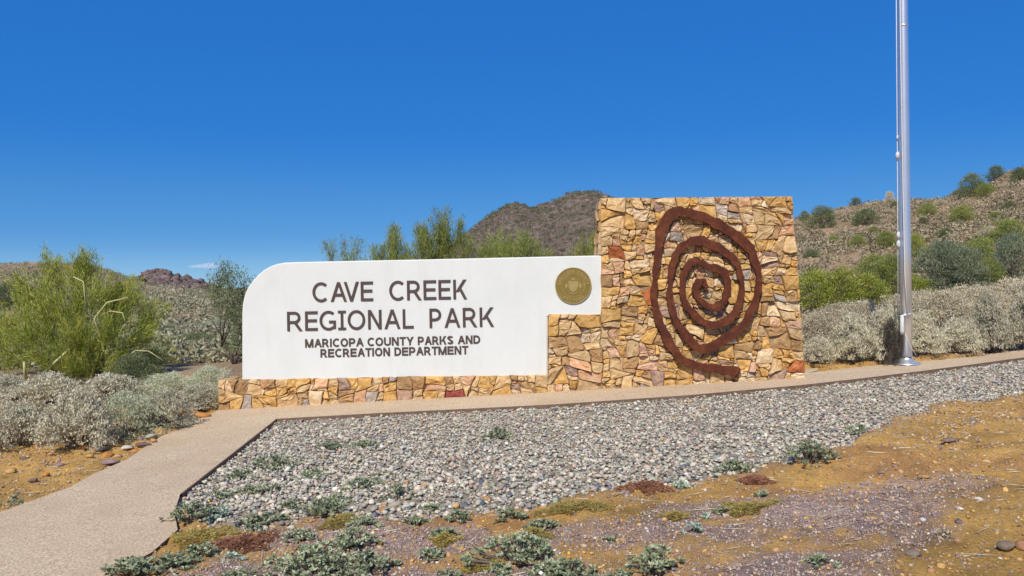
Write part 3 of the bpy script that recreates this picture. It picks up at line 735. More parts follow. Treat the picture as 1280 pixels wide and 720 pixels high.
for q, pts in enumerate([[(-.62,.55),(-.3,.62),(0,.56),(.3,.62),(.62,.55),(.6,-.1),(.35,-.6),(0,-.85),(-.35,-.6),(-.6,-.1)], [(-.25,.72),(-.12,1.1),(0,.85),(.12,1.1),(.25,.72),(0,.66)],
                         [(-1.05,.1),(-.75,.35),(-.7,-.2),(-.95,-.4)], [(.75,.35),(1.05,.1),(.95,-.4),(.7,-.2)], [(-.5,-.92),(0,-1.1),(.5,-.92),(.45,-.8),(0,-.97),(-.45,-.8)]]):
    v, f = relief(pts, -.0006*q); o = len(V); V += v; Fc += [tuple(o+i_ for i_ in ff) for ff in f]
link('emblem', pymesh('emblem', V, Fc), M['gold_hi'], seal)
# rusted steel spiral, standing off the stones on short pegs
SP = [(214,350,8),(213,340,17),(204,326,24),(188,332,26),(181,352,22),(190,378,21),(212,400,23),(243,411,26),(270,396,26),(284,365,20),(285,320,22),(268,291,26),(236,279,25),(205,266,26),(179,255,22),(152,280,22),
      (139,318,18),(138,368,18),(152,402,20),(176,434,23),(208,460,24),(245,470,24),(284,453,24),(310,430,24),(329,383,19),(333,335,17),(327,292,22),(309,258,24),(277,227,26),(244,208,27),(203,193,27),(165,192,28),(131,216,26),
      (106,258,22),(95,325,16),(97,398,18),(114,448,22),(143,497,26),(178,538,29),(205,549,29),(250,533,30),(298,504,30),(343,464,28),(372,410,24),(387,360,20),(389,312,20),(376,254,26),(350,205,33),(303,166,35),(252,134,35),(205,113,33),(160,100,35),
      (125,93,35),(92,112,36),(70,158,33),(57,228,26),(48,300,20),(43,370,18),(54,438,25),(80,500,28),(110,553,28),(148,591,27),(200,607,25),(245,613,24),(285,621,32),(316,625,36),(323,628,30)]
def cr(p, t_):
    p0, p1, p2, p3 = p
    return tuple(.5*((2*b_)+(-a+c)*t_+(2*a-5*b_+4*c-d)*t_*t_+(-a+3*b_-3*c+d)*t_**3) for a, b_, c, d in zip(p0, p1, p2, p3))
cl = []
for k in range(len(SP)-1):
    q = [SP[max(k-1, 0)], SP[k], SP[k+1], SP[min(k+2, len(SP)-1)]]
    for s in range(7): cl.append(cr(q, s/7))
cl.append(SP[-1]); rs = RS(3); V = []; Fc = []; n = len(cl)
wob = np.convolve(rs.normal(0, 1, n*2+8), [.45, .8, .8, .45], 'same'); pts = [W2(800+x/2.668, 230+y/2.668) for x, y, _ in cl]
FY = YW-.088; TH = .045
for k in range(n):
    a = Vector(pts[max(k-1, 0)]); b_ = Vector(pts[min(k+1, n-1)]); d = (b_-a).normalized(); nn = Vector((-d.y, d.x)); wd = cl[k][2]/2.668/100/2*.97
    l = Vector(pts[k])+nn*(wd+wob[k]*.0048); r = Vector(pts[k])-nn*(wd+wob[n+k]*.0062)
    V += [(l.x, FY, l.y), (r.x, FY, r.y), (r.x, FY+TH, r.y), (l.x, FY+TH, l.y)]
V = [(v[0]-mx0[0], v[1]-mx0[1], v[2]-mx0[2]) for v in V]
for k in range(n-1):
    a = 4*k; c = a+4
    for q in range(4): Fc.append((a+q, a+(q+1) % 4, c+(q+1) % 4, c+q))
Fc += [(0, 3, 2, 1), (4*n-4, 4*n-3, 4*n-2, 4*n-1)]
spiral = child(link('spiral', pymesh('spiral', V, Fc), M['rust'])); spiral['label'] = 'rusty steel spiral mounted on the stone tower'
import bmesh
bm = bmesh.new(); bm.from_mesh(spiral.data); bmesh.ops.recalc_face_normals(bm, faces=bm.faces); bm.to_mesh(spiral.data); bm.free()
for k in range(16, n, 36):
    V = []; Fc = []; x, z = pts[k]; tube(V, Fc, [(x-mx0[0], FY+TH-mx0[1]+.001, z-mx0[2]), (x-mx0[0], YW+.03-mx0[1], z-mx0[2])], [.012, .012], 8)
    link('standoff_peg', pymesh('standoff_peg', V, Fc), M['rust'], spiral)

# ------------------------------------------------------------------ flagpole
bx, by = G(1133, 455); bz = float(N0(bx, by))
pole = empty('flagpole', (bx, by, bz), 'tall brushed aluminium flagpole with halyard on the path right of the sign', 'flagpole')
def part(name, V, Fc, mat, parent, smooth=True): return link(name, pymesh(name, V, Fc, smooth), mat, parent)
V = []; Fc = []; tube(V, Fc, [(0, 0, .01), (0, 0, 1.5), (0, 0, 3.2), (0, 0, 5.5), (0, 0, 7.5)], [.073, .072, .068, .058, .046], 32); part('pole', V, Fc, M['aluminium'], pole)
V = []; Fc = []
prof = [(.185, 0), (.185, .010), (.165, .022), (.13, .036), (.10, .052), (.082, .070), (.076, .085)]
for k in range(40):
    a = 2*math.pi*k/40
    for r, z in prof: V.append((r*math.cos(a), r*math.sin(a), z))
for k in range(40):
    for q in range(len(prof)-1): a = k*7+q; c = ((k+1) % 40)*7+q; Fc.append((a, c, c+1, a+1))
part('flash_collar', V, Fc, M['aluminium'], pole)
V = []; Fc = []; tube(V, Fc, [(0, 0, 7.5), (0, 0, 7.53), (0, 0, 7.58), (0, 0, 7.66), (0, 0, 7.72), (0, 0, 7.74)], [.03, .05, .09, .1, .06, .01], 20); part('ball_finial', V, Fc, M['gold'], pole)
V = []; Fc = []; tube(V, Fc, [(-.04, -.13, .62), (-.065, -.115, 1.2), (-.07, -.1, 2.2), (-.075, -.08, 4), (-.07, -.06, 7.4)], [.0075]*5, 6); part('halyard', V, Fc, M['rope'], pole)
V = []; Fc = []; tube(V, Fc, [(-.115, -.02, .62), (-.105, -.02, 2.2), (-.1, -.02, 4), (-.08, -.01, 7.4)], [.0065]*4, 6); part('halyard', V, Fc, M['rope'], pole)
for z, s in [(2.78, 1.0), (1.72, .9), (1.60, 1.0), (3.02, .5)]:
    V = []; Fc = []; tube(V, Fc, [(-.105, -.035, z-.05*s), (-.108, -.04, z-.03*s), (-.112, -.04, z), (-.108, -.04, z+.03*s), (-.1, -.035, z+.05*s)], [.008, .022*s+.004, .026*s, .02*s+.004, .008], 10); part('snap_hook', V, Fc, M['fitting'], pole)
V = []; Fc = []; tube(V, Fc, [(-.10, -.10, .40), (-.104, -.105, .44), (-.10, -.10, .62), (-.098, -.098, .66)], [.012, .03, .026, .01], 10); part('rope_coil', V, Fc, M['rope'], pole)
V = []; Fc = []; tube(V, Fc, [(-.13, -.10, .64), (-.05, -.10, .66), (.02, -.10, .675)], [.012, .014, .010], 8); tube(V, Fc, [(-.05, -.10, .66), (-.045, -.05, .66)], [.014, .02], 8); part('cleat', V, Fc, M['fitting'], pole)
V = []; Fc = []; tube(V, Fc, [(-.06, -.1, .42), (-.02, -.095, .30), (.02, -.10, .22), (.09, -.09, .12)], [.004]*4, 6); part('loose_rope', V, Fc, M['rope'], pole)
V = []; Fc = []
tube(V, Fc, [(0, 0, 4.5), (0, 0, 4.53)], [.0645, .0645], 32); part('joint_ring', V, Fc, M['aluminium'], pole)

# ------------------------------------------------------------------ loose stones (stuff)
ph = (1+5**.5)/2
ICO = nrm(np.array([(-1,ph,0),(1,ph,0),(-1,-ph,0),(1,-ph,0),(0,-1,ph),(0,1,ph),(0,-1,-ph),(0,1,-ph),(ph,0,-1),(ph,0,1),(-ph,0,-1),(-ph,0,1)], float))
ICOF = np.array([(0,11,5),(0,5,1),(0,1,7),(0,7,10),(0,10,11),(1,5,9),(5,11,4),(11,10,2),(10,7,6),(7,1,8),(3,9,4),(3,4,2),(3,2,6),(3,6,8),(3,8,9),(4,9,5),(2,4,11),(6,2,10),(8,6,7),(9,8,1)])
OCT = np.array([(1,0,0),(0,1,0),(-1,0,0),(0,-1,0),(0,0,1),(0,0,-1)], float)
OCTF = np.array([(0,1,4),(1,2,4),(2,3,4),(3,0,4),(1,0,5),(2,1,5),(3,2,5),(0,3,5)])
def stones(name, xy, z, size, cols, rs, base=ICO, bf=ICOF, smooth=True, flat=.55, tilt=.35, jit=.2):
    n = len(xy); k = len(base)
    v = np.broadcast_to(base, (n, k, 3))*(1+rs.uniform(-jit, jit, (n, k, 1)))
    sc = np.stack([rs.uniform(.75, 1.3, n), rs.uniform(.6, 1.0, n), rs.uniform(flat*.7, flat*1.3, n)], 1)*size[:, None]*.5
    v = v*sc[:, None, :]
    a = rs.uniform(0, 6.28, n); t_ = rs.normal(0, tilt, n); ca, sa, ct, st = np.cos(a), np.sin(a), np.cos(t_), np.sin(t_)
    x, y, zz = v[..., 0], v[..., 1], v[..., 2]
    x, zz = x*ct[:, None]+zz*st[:, None], -x*st[:, None]+zz*ct[:, None]
    x, y = x*ca[:, None]-y*sa[:, None], x*sa[:, None]+y*ca[:, None]
    V = np.stack([x+xy[:, :1], y+xy[:, 1:], zz+z[:, None]], -1).reshape(-1, 3)
    Fc = (bf[None]+np.arange(n)[:, None, None]*k).reshape(-1, 3)
    return npmesh(name, V, Fc, smooth=smooth, col=np.repeat(cols, k, 0))
def palette(pal, n, rs, var=.18):
    pal = np.array(pal); wts = pal[:, 3]/pal[:, 3].sum(); i_ = rs.choice(len(pal), n, p=wts)
    return np.clip(pal[i_, :3]*(1+rs.normal(0, var, (n, 1)))+rs.normal(0, .012, (n, 3)), .02, .85)
def gh(x, y):       # ground sheet height incl. micro relief (near)
    p_, g_, _, _ = masks(x, y); nr_ = 1-sst(12, 16, np.hypot(x, y))
    ip = inpoly(x, y, PATH)
    o = np.where(g_, -.045, np.where(ip, -.03, -.018))+nr_*.06*sst(1.5, 4, x)*(1-ip)*(~g_)*sst(-.1, .3, fbm(x*.6, y*.6, 77, 2)+.25)
    mi = nr_*(.030*fbm(x*3, y*3, 11, 4)+.030*fbm(x*11, y*11, 12, 3))
    return H(x, y)+o*nr_+np.where(ip | g_, 0, mi)
def gz1(x, y):
    if inpoly(np.array([x]), np.array([y]), PATH)[0]: return float(N0(x, y))
    return float(gh(np.array([x]), np.array([y]))[0])
rs = RS(11)
n = 150000; X = rs.uniform(-2.8, 9.5, n); Y = rs.uniform(4.8, 13.5, n)
keep = (np.abs(X/Y) < .72); X, Y = X[keep], Y[keep]; p_, g_, _, sf = masks(X, Y)
d = ((g_ & ((rs.rand(len(X)) < np.where(Y < 8.5, .95, .75)))) | (~g_ & ~p_ & (rs.rand(len(X)) < .16*sf))); X, Y, g_ = X[d], Y[d], g_[d]
thin = fbm(X*1.1, Y*1.1, 55, 3) > .34-.35*sst(7.2, 5.6, Y); keep = ~(thin & (rs.rand(len(X)) < .35)); X, Y, g_ = X[keep], Y[keep], g_[keep]
print('pebbles', len(X))
sz = (.016+np.minimum(rs.exponential(.010, len(X)), .038))*np.where(rs.rand(len(X)) < .04, 1.4, 1); sz = sz*(1+.25*sst(8, 5.5, Y))
PALG = [(.55,.50,.40,28),(.43,.42,.35,22),(.35,.35,.31,9),(.64,.58,.46,22),(.58,.46,.37,14),(.70,.65,.57,8),(.36,.28,.24,7),(.50,.32,.16,2.5),(.16,.17,.20,5)]
pc = palette(PALG, len(X), rs)*.92
props(link('gravel', stones('gravel', np.stack([X, Y], 1), np.where(g_, N0(X, Y)-.030, gh(X, Y)+.006)+rs.uniform(-.012, .011, len(X)), sz, pc, rs), M['pebble']), kind='stuff',
      label='bed of rounded grey river pebbles below the path', cat='gravel')
rs = RS(12)
n = 130000; X = rs.uniform(-3.6, 5, n); Y = rs.uniform(3.7, 7.5, n); keep = np.abs(X/Y) < .7; X, Y = X[keep], Y[keep]
p_, g_, u2, _ = masks(X, Y); keep = ~g_ & (rs.rand(len(X)) < .80*u2); X, Y = X[keep], Y[keep]; print('chips', len(X))
PALP = [(.34,.25,.225,30),(.42,.315,.275,26),(.26,.195,.19,18),(.45,.37,.32,14),(.62,.57,.52,6),(.46,.30,.15,9)]
props(link('crushed_gravel', stones('crushed_gravel', np.stack([X, Y], 1), gh(X, Y)+.001, rs.uniform(.009, .024, len(X)), palette(PALP, len(X), rs, .2), rs, OCT, OCTF, False, .7, .6, .3), M['chip']), kind='stuff',
      label='patch of fine purplish crushed gravel in the foreground', cat='gravel')
n = 230000; X = rs.uniform(-9, 10, n); Y = rs.uniform(3.8, 14, n); keep = np.abs(X/Y) < .72; X, Y = X[keep], Y[keep]
p_, g_, u2, _ = masks(X, Y); ip = inpoly(X, Y, PATH)
keep = (~p_) & (~g_) & (~ip) & (~((Y > 9.8) & (Y < 10.9) & (np.abs(X) < 4))) & (rs.rand(len(X)) < .35+.9*sst(-.2, .35, fbm(X*1.4, Y*1.4, 88, 3))*np.where(X > 0, .9, .6)); X, Y = X[keep], Y[keep]; print('dirt', len(X))
PALD = [(.62,.38,.15,26),(.46,.27,.12,18),(.34,.27,.25,16),(.55,.45,.36,12),(.68,.62,.54,6),(.28,.20,.19,9),(.46,.33,.20,14)]
props(link('dirt_pebbles', stones('dirt_pebbles', np.stack([X, Y], 1), gh(X, Y)+.002, np.minimum(.008+rs.exponential(.008, len(X)), .055), palette(PALD, len(X), rs, .2), rs, ICO, ICOF, False, .6, .4, .25), M['rock']), kind='stuff',
      label='small broken stones strewn over the ochre dirt', cat='gravel')
# rocks that can be told apart
def rock(px, py, wpx, asp, flat, col, label, group='loose rocks beside the walkway', tall=False):
    x, y = G(px, py); z = gz1(x, y); rs = RS(int(px*7+py)); s = wpx/F*y*1.15
    k = 3; v = ICO; f = ICOF
    # subdivide once
    vv = [tuple(q) for q in v]; cache = {}; nf = []
    def mid(a, b_):
        key = (min(a, b_), max(a, b_))
        if key not in cache: vv.append(tuple(nrm(np.array([(np.array(vv[a])+np.array(vv[b_]))/2]))[0])); cache[key] = len(vv)-1
        return cache[key]
    for a, b_, c in f:
        ab, bc, ca = mid(a, b_), mid(b_, c), mid(c, a); nf += [(a, ab, ca), (b_, bc, ab), (c, ca, bc), (ab, bc, ca)]
    v = np.array(vv)
    for q in range(13):      # cut facets
        dn = nrm(rs.normal(size=(1, 3)))[0]; lim = rs.uniform(.45, .78); dd = v@dn; v = v-np.maximum(dd-lim, 0)[:, None]*dn
    v = v*(1+rs.normal(0, .02, (len(v), 1)))*np.array([s*.56, s*.56*asp, s*.56*flat])
    a = rs.uniform(-.5, .5); v[:, 0], v[:, 1] = v[:, 0]*math.cos(a)-v[:, 1]*math.sin(a), v[:, 0]*math.sin(a)+v[:, 1]*math.cos(a)
    me = npmesh('rock', v, np.array(nf), smooth=False, col=np.array(col)*(1+rs.normal(0, .08, (len(v), 1))))
    o = link('rock', me, M['rock'], None, (x, y, z+s*.56*flat*.45)); props(o, label, 'rock', group)
OC, OR, GR, PU, WH, DK, GN = (.52,.31,.12), (.52,.24,.07), (.34,.30,.28), (.32,.22,.21), (.62,.56,.47), (.20,.14,.12), (.42,.42,.34)
for a in [(158,560,20,.6,.3,WH,'long pale slab leaning against the left edge of the walkway'),(139,577,22,.6,.35,PU,'dark purple slab touching the walkway edge below the pale slab'),
          (126,562,17,.8,.5,GR,'rounded grey rock left of the pale slab'),(104,559,24,.8,.4,OR,'bright orange rock left of the grey rock'),(90,558,14,.7,.45,DK,'small dark brown rock at the left end of the row of rocks'),
          (187,547,17,.7,.5,GN,'pale greenish white rock in the middle of the rocks by the walkway'),(198,543,18,.9,.8,OC,'upright ochre rock behind the greenish white rock'),(176,548,12,.8,.5,PU,'purple stone between the rocks'),
          (169,562,16,.8,.5,OR,'rusty orange rock at the walkway edge'),(228,534,16,.7,.4,GN,'pale green grey stone nearest to the sign end of the walkway'),(214,538,20,.8,.5,OC,'wide ochre rock beside the pale green grey stone'),
          (205,527,30,.8,.35,PU,'wide low reddish rock under the silvery bush'),(248,521,30,.6,.3,OR,'long orange slab near the left end of the stone base'),(196,531,22,.8,.4,OC,'ochre rock behind the pile of rocks'),
          (222,521,18,.8,.5,OC,'small ochre boulder under the last bush before the sign'),(182,538,14,.8,.5,OC,'small ochre stone left of the upright rock'),(150,549,14,.8,.4,OC,'flat yellow brown stone behind the pale slab'),
          (76,580,16,.7,.35,PU,'flat purple stone in the dirt left of the walkway'),(42,600,11,.8,.5,DK,'small brown stone in the dirt at far left'),(238,512,14,.8,.5,DK,'dark stone in the shade at the bush foot')]:
    rock(*a)
rs9 = RS(31)
for k, (px, py, lb) in enumerate([(112,570,'broken ochre stone between the bright orange rock and the walkway'),(132,568,'rusty broken stone tucked above the dark purple slab'),(146,569,'sandy broken stone under the pale slab at the walkway edge'),
  (179,557,'dark brown stone touching the walkway below the greenish white rock'),(192,553,'ochre stone at the walkway edge below the upright rock'),(208,532,'rusty stone behind the wide ochre rock'),(220,530,'sandy stone just behind the pale green grey stone'),
  (238,526,'dark brown stone beside the narrow top of the walkway'),(258,512,'ochre stone closest to the stone base of the sign'),(244,516,'rusty stone between the long orange slab and the last bush'),(64,566,'sandy stone lying left of the small dark brown rock'),
  (30,572,'dark brown stone in the open dirt near the left photo edge'),(12,590,'ochre stone nearest the left photo edge'),(56,590,'rusty stone above the flat purple stone in the dirt'),(120,550,'sandy stone at the foot of the second front bush'),
  (168,547,'dark brown stone at the foot of the greenish bush'),(86,546,'ochre stone half under the ash grey front bush'),(44,557,'rusty stone at the foot of the leftmost pale bush')]):
    rock(px, py, rs9.uniform(9, 17), .8, .55, [OC, OR, (.55,.36,.17), DK][k % 4], lb)
for a in [(1258,690,20,.9,.75,(.27,.21,.15),'rounded olive brown rock at the lower right'),(1276,690,16,.9,.8,(.38,.20,.11),'reddish rock at the right photo edge'),(1141,694,18,.7,.6,(.24,.19,.15),'low dark rock near the bottom right of the purple gravel'),
          (1186,558,28,.5,.25,(.26,.19,.15),'flat dark brown slab in the ochre dirt'),(1224,626,9,.8,.5,(.72,.69,.64),'small white stone in the ochre dirt'),(1155,600,18,.6,.3,(.50,.30,.13),'flat ochre stone at the tip of the purple gravel'),
          (1100,592,10,.8,.4,(.30,.23,.22),'small purple brown stone in the ochre dirt'),(1200,642,8,.8,.6,(.74,.70,.66),'smallest white stone left of the others in the dirt'),(1153,648,9,.8,.6,(.64,.62,.60),'pale grey stone at the edge of the purple gravel')]:
    rock(*a, group='loose rocks in the ochre dirt')
for a in [(478,631,12,.8,.6,(.55,.25,.10),'bright orange cobble lying on the grey pebbles'),(608,618,12,.8,.6,(.52,.27,.12),'brownish orange cobble on the lower edge of the pebbles'),(606,602,9,.8,.6,(.55,.38,.18),'small yellow cobble above the brownish orange one'),
          (558,638,8,.8,.6,(.76,.74,.70),'small white cobble at the lower pebble edge'),(868,539,9,.8,.6,(.40,.32,.30),'small brown cobble on the right half of the pebbles')]:
    rock(*a, group='odd coloured cobbles on the pebble bed')

# ------------------------------------------------------------------ plants
def stems_mesh(rs, R_, Hh, n, rad=.007, name='stems'):
    V = []; Fc = []
    for k in range(n):
        a = rs.uniform(0, 6.28); e = rs.uniform(.2, 1.0); tip = (math.cos(a)*R_*e*.85, math.sin(a)*R_*e*.85, Hh*rs.uniform(.45, .85)*(1.05-.35*e))
        md = (tip[0]*.4+rs.normal(0, .02), tip[1]*.4+rs.normal(0, .02), tip[2]*.55)
        tube(V, Fc, [(rs.normal(0, .02), rs.normal(0, .02), -.03), md, tip], [rad, rad*.7, rad*.35], 4)
    return pymesh(name, V, Fc)
def dome_foliage(seed, R_, Hh, ncl, per, L, W, clr=.07, name='foliage', low=.12, updir=.6, fold=False):
    rs = RS(seed); ph_ = rs.uniform(0, 6.28, ncl); ct = rs.uniform(low, 1, ncl); sn = np.sqrt(1-ct**2)
    lump = 1+.20*np.sin(ph_*3+seed)+.16*np.sin(ph_*5+2*seed+ct*5)+.14*np.sin(ph_*8+ct*9+seed)
    rad = rs.uniform(.62, 1.12, ncl)*lump
    c = np.stack([np.cos(ph_)*sn*R_*rad, np.sin(ph_)*sn*R_*rad, ct*Hh*(.9+.2*rs.rand(ncl))*(.85+.15*lump)], 1)
    c = np.repeat(c, per, 0); n = len(c); o = rs.normal(size=(n, 3))*clr; o[:, 2] = np.abs(o[:, 2])*.8-.3*clr
    cen = c+o; cen[:, 2] = np.maximum(cen[:, 2], .01)
    d = nrm(cen-np.array([0, 0, Hh*.1]))*updir+np.array([0, 0, .35])+rs.normal(size=(n, 3))*.6
    v = .5*np.repeat(rs.rand(ncl), per)+.5*rs.rand(n)
    return leaves(cen, d, rs.uniform(.7, 1.3, n)*L, rs.uniform(.7, 1.3, n)*W, rs, name, fold, v)
protos = {}
def proto(key, fn):
    if key not in protos: protos[key] = fn()
    return protos[key]
BR = {}
for s in range(4):
    BR['silver', s] = (dome_foliage(100+s, .5, .55, 330, 34, .034, .017, .042, low=.17), stems_mesh(RS(s), .5, .55, 110, .0060))
    BR['round', s] = (dome_foliage(200+s, .5, .55, 300, 34, .032, .012, .048, low=.06), stems_mesh(RS(s+9), .5, .55, 60, .005))
for s in range(3):
    BR['creo', s] = (dome_foliage(300+s, .5, .8, 190, 46, .05, .013, .065, low=.0, updir=.9), stems_mesh(RS(s+20), .5, .8, 34, .010))
def bush(kind, s, px, py, wpx, hpx, mat, label, group, name='desert_bush', Y=None, sunk=.03, cat='bush', off=0):
    if Y is None:
        x, y, z = hit(px, py)
        if y < 12.5: x, y = G(px, py); z = gz1(x, y)
    else:
        a, b_ = ray(px, py); x, y = a*Y, Y; z = float(H(x, y))
    me, st = BR[kind, s]
    R_ = wpx/F*y/1.1; Hh = hpx/F*y/(.60 if kind != 'creo' else .86)
    o = empty(name, (x, y, z-sunk), label, cat, group, rz=(px*1.7) % 6.28)
    key = ('b', kind, s, mat)
    def mk():
        m2 = me.copy(); m2.materials.append(M[mat]); m3 = st; 
        if not m3.materials: m3.materials.append(M['stem'])
        return m2, m3
    m2, m3 = proto(key, mk)
    f = link('foliage', m2, None, o); g = link('stems', m3, None, o)
    o.scale = (R_, R_*.9, Hh)
    return o
gL = 'silvery bushes left of the sign'; gR = 'silvery bushes behind the flagpole'
for k, a in enumerate([
  (22,556,110,74,'silver','silver','pale silver bush at the left edge of the photo, front row'),(98,560,96,76,'silver','silver','ash grey front bush behind the orange rock'),
  (160,545,88,66,'round','silver_g','greenish low bush in the middle of the silvery front row'),(205,535,78,62,'silver','silver','twiggy grey bush behind the reddish low rock'),
  (246,512,62,46,'silver','silver','small grey bush just left of the stone base end'),(60,512,110,48,'silver','silver','broad silver bush under the palo verde, behind the front row'),
  (138,505,100,44,'silver','silver','pale bush in the second row below the arching branches'),(208,497,86,40,'round','silver_g','light sage bush in the second row near the sign'),
  (262,488,70,44,'round','silver_g','sage green bush right against the white panel edge'),(10,500,60,34,'silver','silver','second row bush cut by the left edge of the photo'),
  (284,502,40,46,'silver','silver','narrow grey bush filling the corner beside the stone base')]):
    px, py, wp, hp, kd, mt_, lb = a; bush(kd, k % 4, px, py, wp*(.9+.2*(k*7 % 5)/4), hp*(.76+.2*(k*3 % 4)/3), mt_, lb, gL)
for k, a in enumerate([
  (1022,458,66,60,'silver','silver','silver bush touching the right side of the stone tower'),(1066,456,66,66,'silver','silver','whitish leafy bush between stone tower and flagpole'),
  (1108,452,60,78,'silver','silver','bush directly behind the flagpole, striped by its shadow'),(1152,448,66,74,'silver','silver','silver bush immediately right of the flagpole'),
  (1196,444,64,76,'silver','silver','third silver bush right of the flagpole, mid row'),(1240,440,66,78,'silver','silver','silver bush near the right edge with dark stems'),(1284,437,70,84,'silver','silver','silver bush cut by the right edge of the photo')]):
    px, py, wp, hp, kd, mt_, lb = a; bush(kd, k % 4, px, py, wp*(.80+.2*(k*7 % 5)/4), hp*(.60+.34*(k*3 % 4)/3), mt_, lb, gR)
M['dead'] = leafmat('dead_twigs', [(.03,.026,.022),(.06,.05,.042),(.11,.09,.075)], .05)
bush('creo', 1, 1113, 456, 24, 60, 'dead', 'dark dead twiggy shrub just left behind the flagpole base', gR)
gB = 'dry tan bushes in the back row'
for k, (px, Y_, wp, top, lb) in enumerate([
  (1025,13.6,70,388,'tan back row bush nearest the stone tower'),(1075,13.8,80,374,'tan back row bush second from the tower'),(1128,14.2,80,366,'tan back row bush behind the flagpole'),(1180,14.6,84,362,'tan back row bush below the blue green shrub'),
  (1232,15,84,357,'tan back row bush second from the right edge'),(1286,15.4,90,350,'tan back row bush cut by the right edge'),
  (1050,16.5,80,378,'small tan bush peeping over the back row near the yellow green shrub'),(1150,17.5,90,362,'straw coloured bush peeping over the back row right of the pole'),(1215,18,100,356,'straw coloured bush under the grey shrubs'),(1275,18.5,100,346,'straw coloured bush highest in the right hedge')]):
    a, b_ = ray(px, top); zt_ = EYE+b_*Y_; zb = float(H(a*Y_, Y_)); hp = max((zt_-zb), .4)*F/Y_
    bush('round', k % 4, px, 400, wp, hp, 'tanbush', lb, gB, Y=Y_)
gM = 'green shrubs at the foot of the right hill'
for k, (px, Y_, wp, top, kd, mt_, lb) in enumerate([
  (1018,386,62,336,'creo','paloverde','bright yellow green shrub touching the stone tower edge'),(1050,386,66,334,'creo','paloverde','bright yellow green shrub in the middle of the clump'),(1084,383,60,342,'creo','paloverde','yellow green shrub at the right end of the clump'),
  (1112,372,56,318,'creo','paloverde2','olive shrub just left of the flagpole'),(1148,378,44,345,'creo','paloverde','small yellow green shrub just right of the flagpole'),(1146,322,30,292,'creo','paloverde','bright round shrub behind the flagpole on the slope'),
  (1178,364,70,300,'creo','bluegreen','large blue green shrub right of the flagpole'),(1204,362,60,306,'creo','bluegreen','blue green shrub with bare trunk beside the larger one'),(1236,356,40,322,'creo','paloverde2','olive shrub between the blue green and the grey one'),
  (1266,352,56,290,'creo','bluegreen','grey green shrub near the right edge of the photo'),(1262,304,56,272,'creo','paloverde2','yellow olive shrub above the grey green one at right'),
  (1092,352,54,318,'creo','paloverde2','olive shrub on the slope left of the flagpole, above the yellow green clump'),(1225,330,50,296,'creo','paloverde2','pale olive shrub on the slope behind the blue green pair'),(1128,340,34,316,'creo','creosote','dark green shrub peeping out left of the flagpole')]):
    Y_ = min(hit(px, Y_, lo=13)[1], 60); a, b_ = ray(px, top); zt_ = EYE+b_*Y_; zb = float(H(a*Y_, Y_)); hp = max((zt_-zb), .5)*F/Y_
    bush(kd, k % 3, px, 400, wp, hp, mt_, lb, gM, Y=Y_, name='green_shrub', cat='shrub')
gS = 'shrubs scattered on the right hill'
for k, (px, py, wp, hp, mt_, lb) in enumerate([
  (1028,285,40,30,'creosote','broad dark green shrub nearest the tower on the hill crest'),(1070,258,20,14,'creosote','small upright shrub on the hill crest above two others'),(1082,281,36,22,'creosote','green shrub below the crest left of the flagpole'),
  (1072,308,24,18,'paloverde2','olive shrub halfway down the hill'),(1108,310,30,24,'paloverde2','pale olive shrub beside the flagpole fittings'),(1160,270,26,18,'paloverde2','olive shrub right of the flagpole near the crest'),
  (1154,279,14,10,'creosote','tiny dark shrub right of the flagpole'),(1202,278,34,24,'paloverde2','thin olive shrub on the open slope at right'),(1216,245,38,30,'creosote','large dark shrub on the crest at right'),
  (1232,245,26,18,'paloverde2','yellow green shrub beside the large crest shrub'),(1245,224,24,18,'creosote','lone shrub on the crest near the right edge'),(1196,246,16,10,'creosote','low dark shrub on the crest left of the large one'),
  (1276,228,30,20,'creosote','shrub on the crest cut by the right edge'),(1112,254,14,16,'tanbush','bare twiggy shrub on the crest behind the flagpole'),(1006,277,16,14,'creosote','little shrub on the crest against the tower'),
  (1236,300,30,20,'tanbush','dry shrub in the right half of the slope'),(1015,322,26,14,'creosote','dark low shrub on the slope above the yellow green clump'),(1118,262,18,12,'creosote','small green shrub directly left of the flagpole at the crest'),
  (1262,262,22,14,'creosote','small dark shrub on the upper slope at far right'),
  (1042,306,20,14,'paloverde2','small olive shrub under the broad dark one near the tower'),(1092,293,18,12,'paloverde2','little olive shrub midway between two larger ones left of the pole'),(1182,296,24,14,'creosote','dark shrub on the middle slope right of the pole'),(1246,276,24,14,'paloverde2','olive shrub on the bare slope above the yellow olive one'),(1176,258,18,10,'tanbush','dry tuft just under the crest right of the flagpole')]):
    x, y, z = hit(px, py); bush('creo', k % 3, px, py, wp, hp, mt_, lb, gS, Y=min(y, 77), name='hill_shrub', cat='shrub', sunk=.1)
for k, (px, Y_, wp, top, mt_, lb) in enumerate([
  (165,13.2,60,440,'creosote','dark shrub under the right side of the big palo verde'),(100,15,90,440,'creosote','dark understory shrub behind the big palo verde trunk'),
  (244,20,64,432,'creosote','dark shrub in the hollow on the brush slope'),(212,23,36,412,'creosote','dark green shrub right of the big palo verde foot'),(248,90,26,372,'paloverde2','round green shrub at the foot of the dark knoll'),
  (188,17,50,432,'silver_g','grey green shrub right of the big palo verde'),(272,24,50,398,'silver_g','pale green shrub left of the white panel'),(10,40,50,352,'creosote','dark shrub on the slope left of the big palo verde')]):
    a, b_ = ray(px, top); zt_ = EYE+b_*Y_; zb = float(H(a*Y_, Y_)); hp = max((zt_-zb), .35)*F/Y_
    bush('creo', k % 3, px, 400, wp, hp, mt_, lb, 'shrubs on the brush slope left of the sign', Y=Y_, name='hill_shrub', cat='shrub')

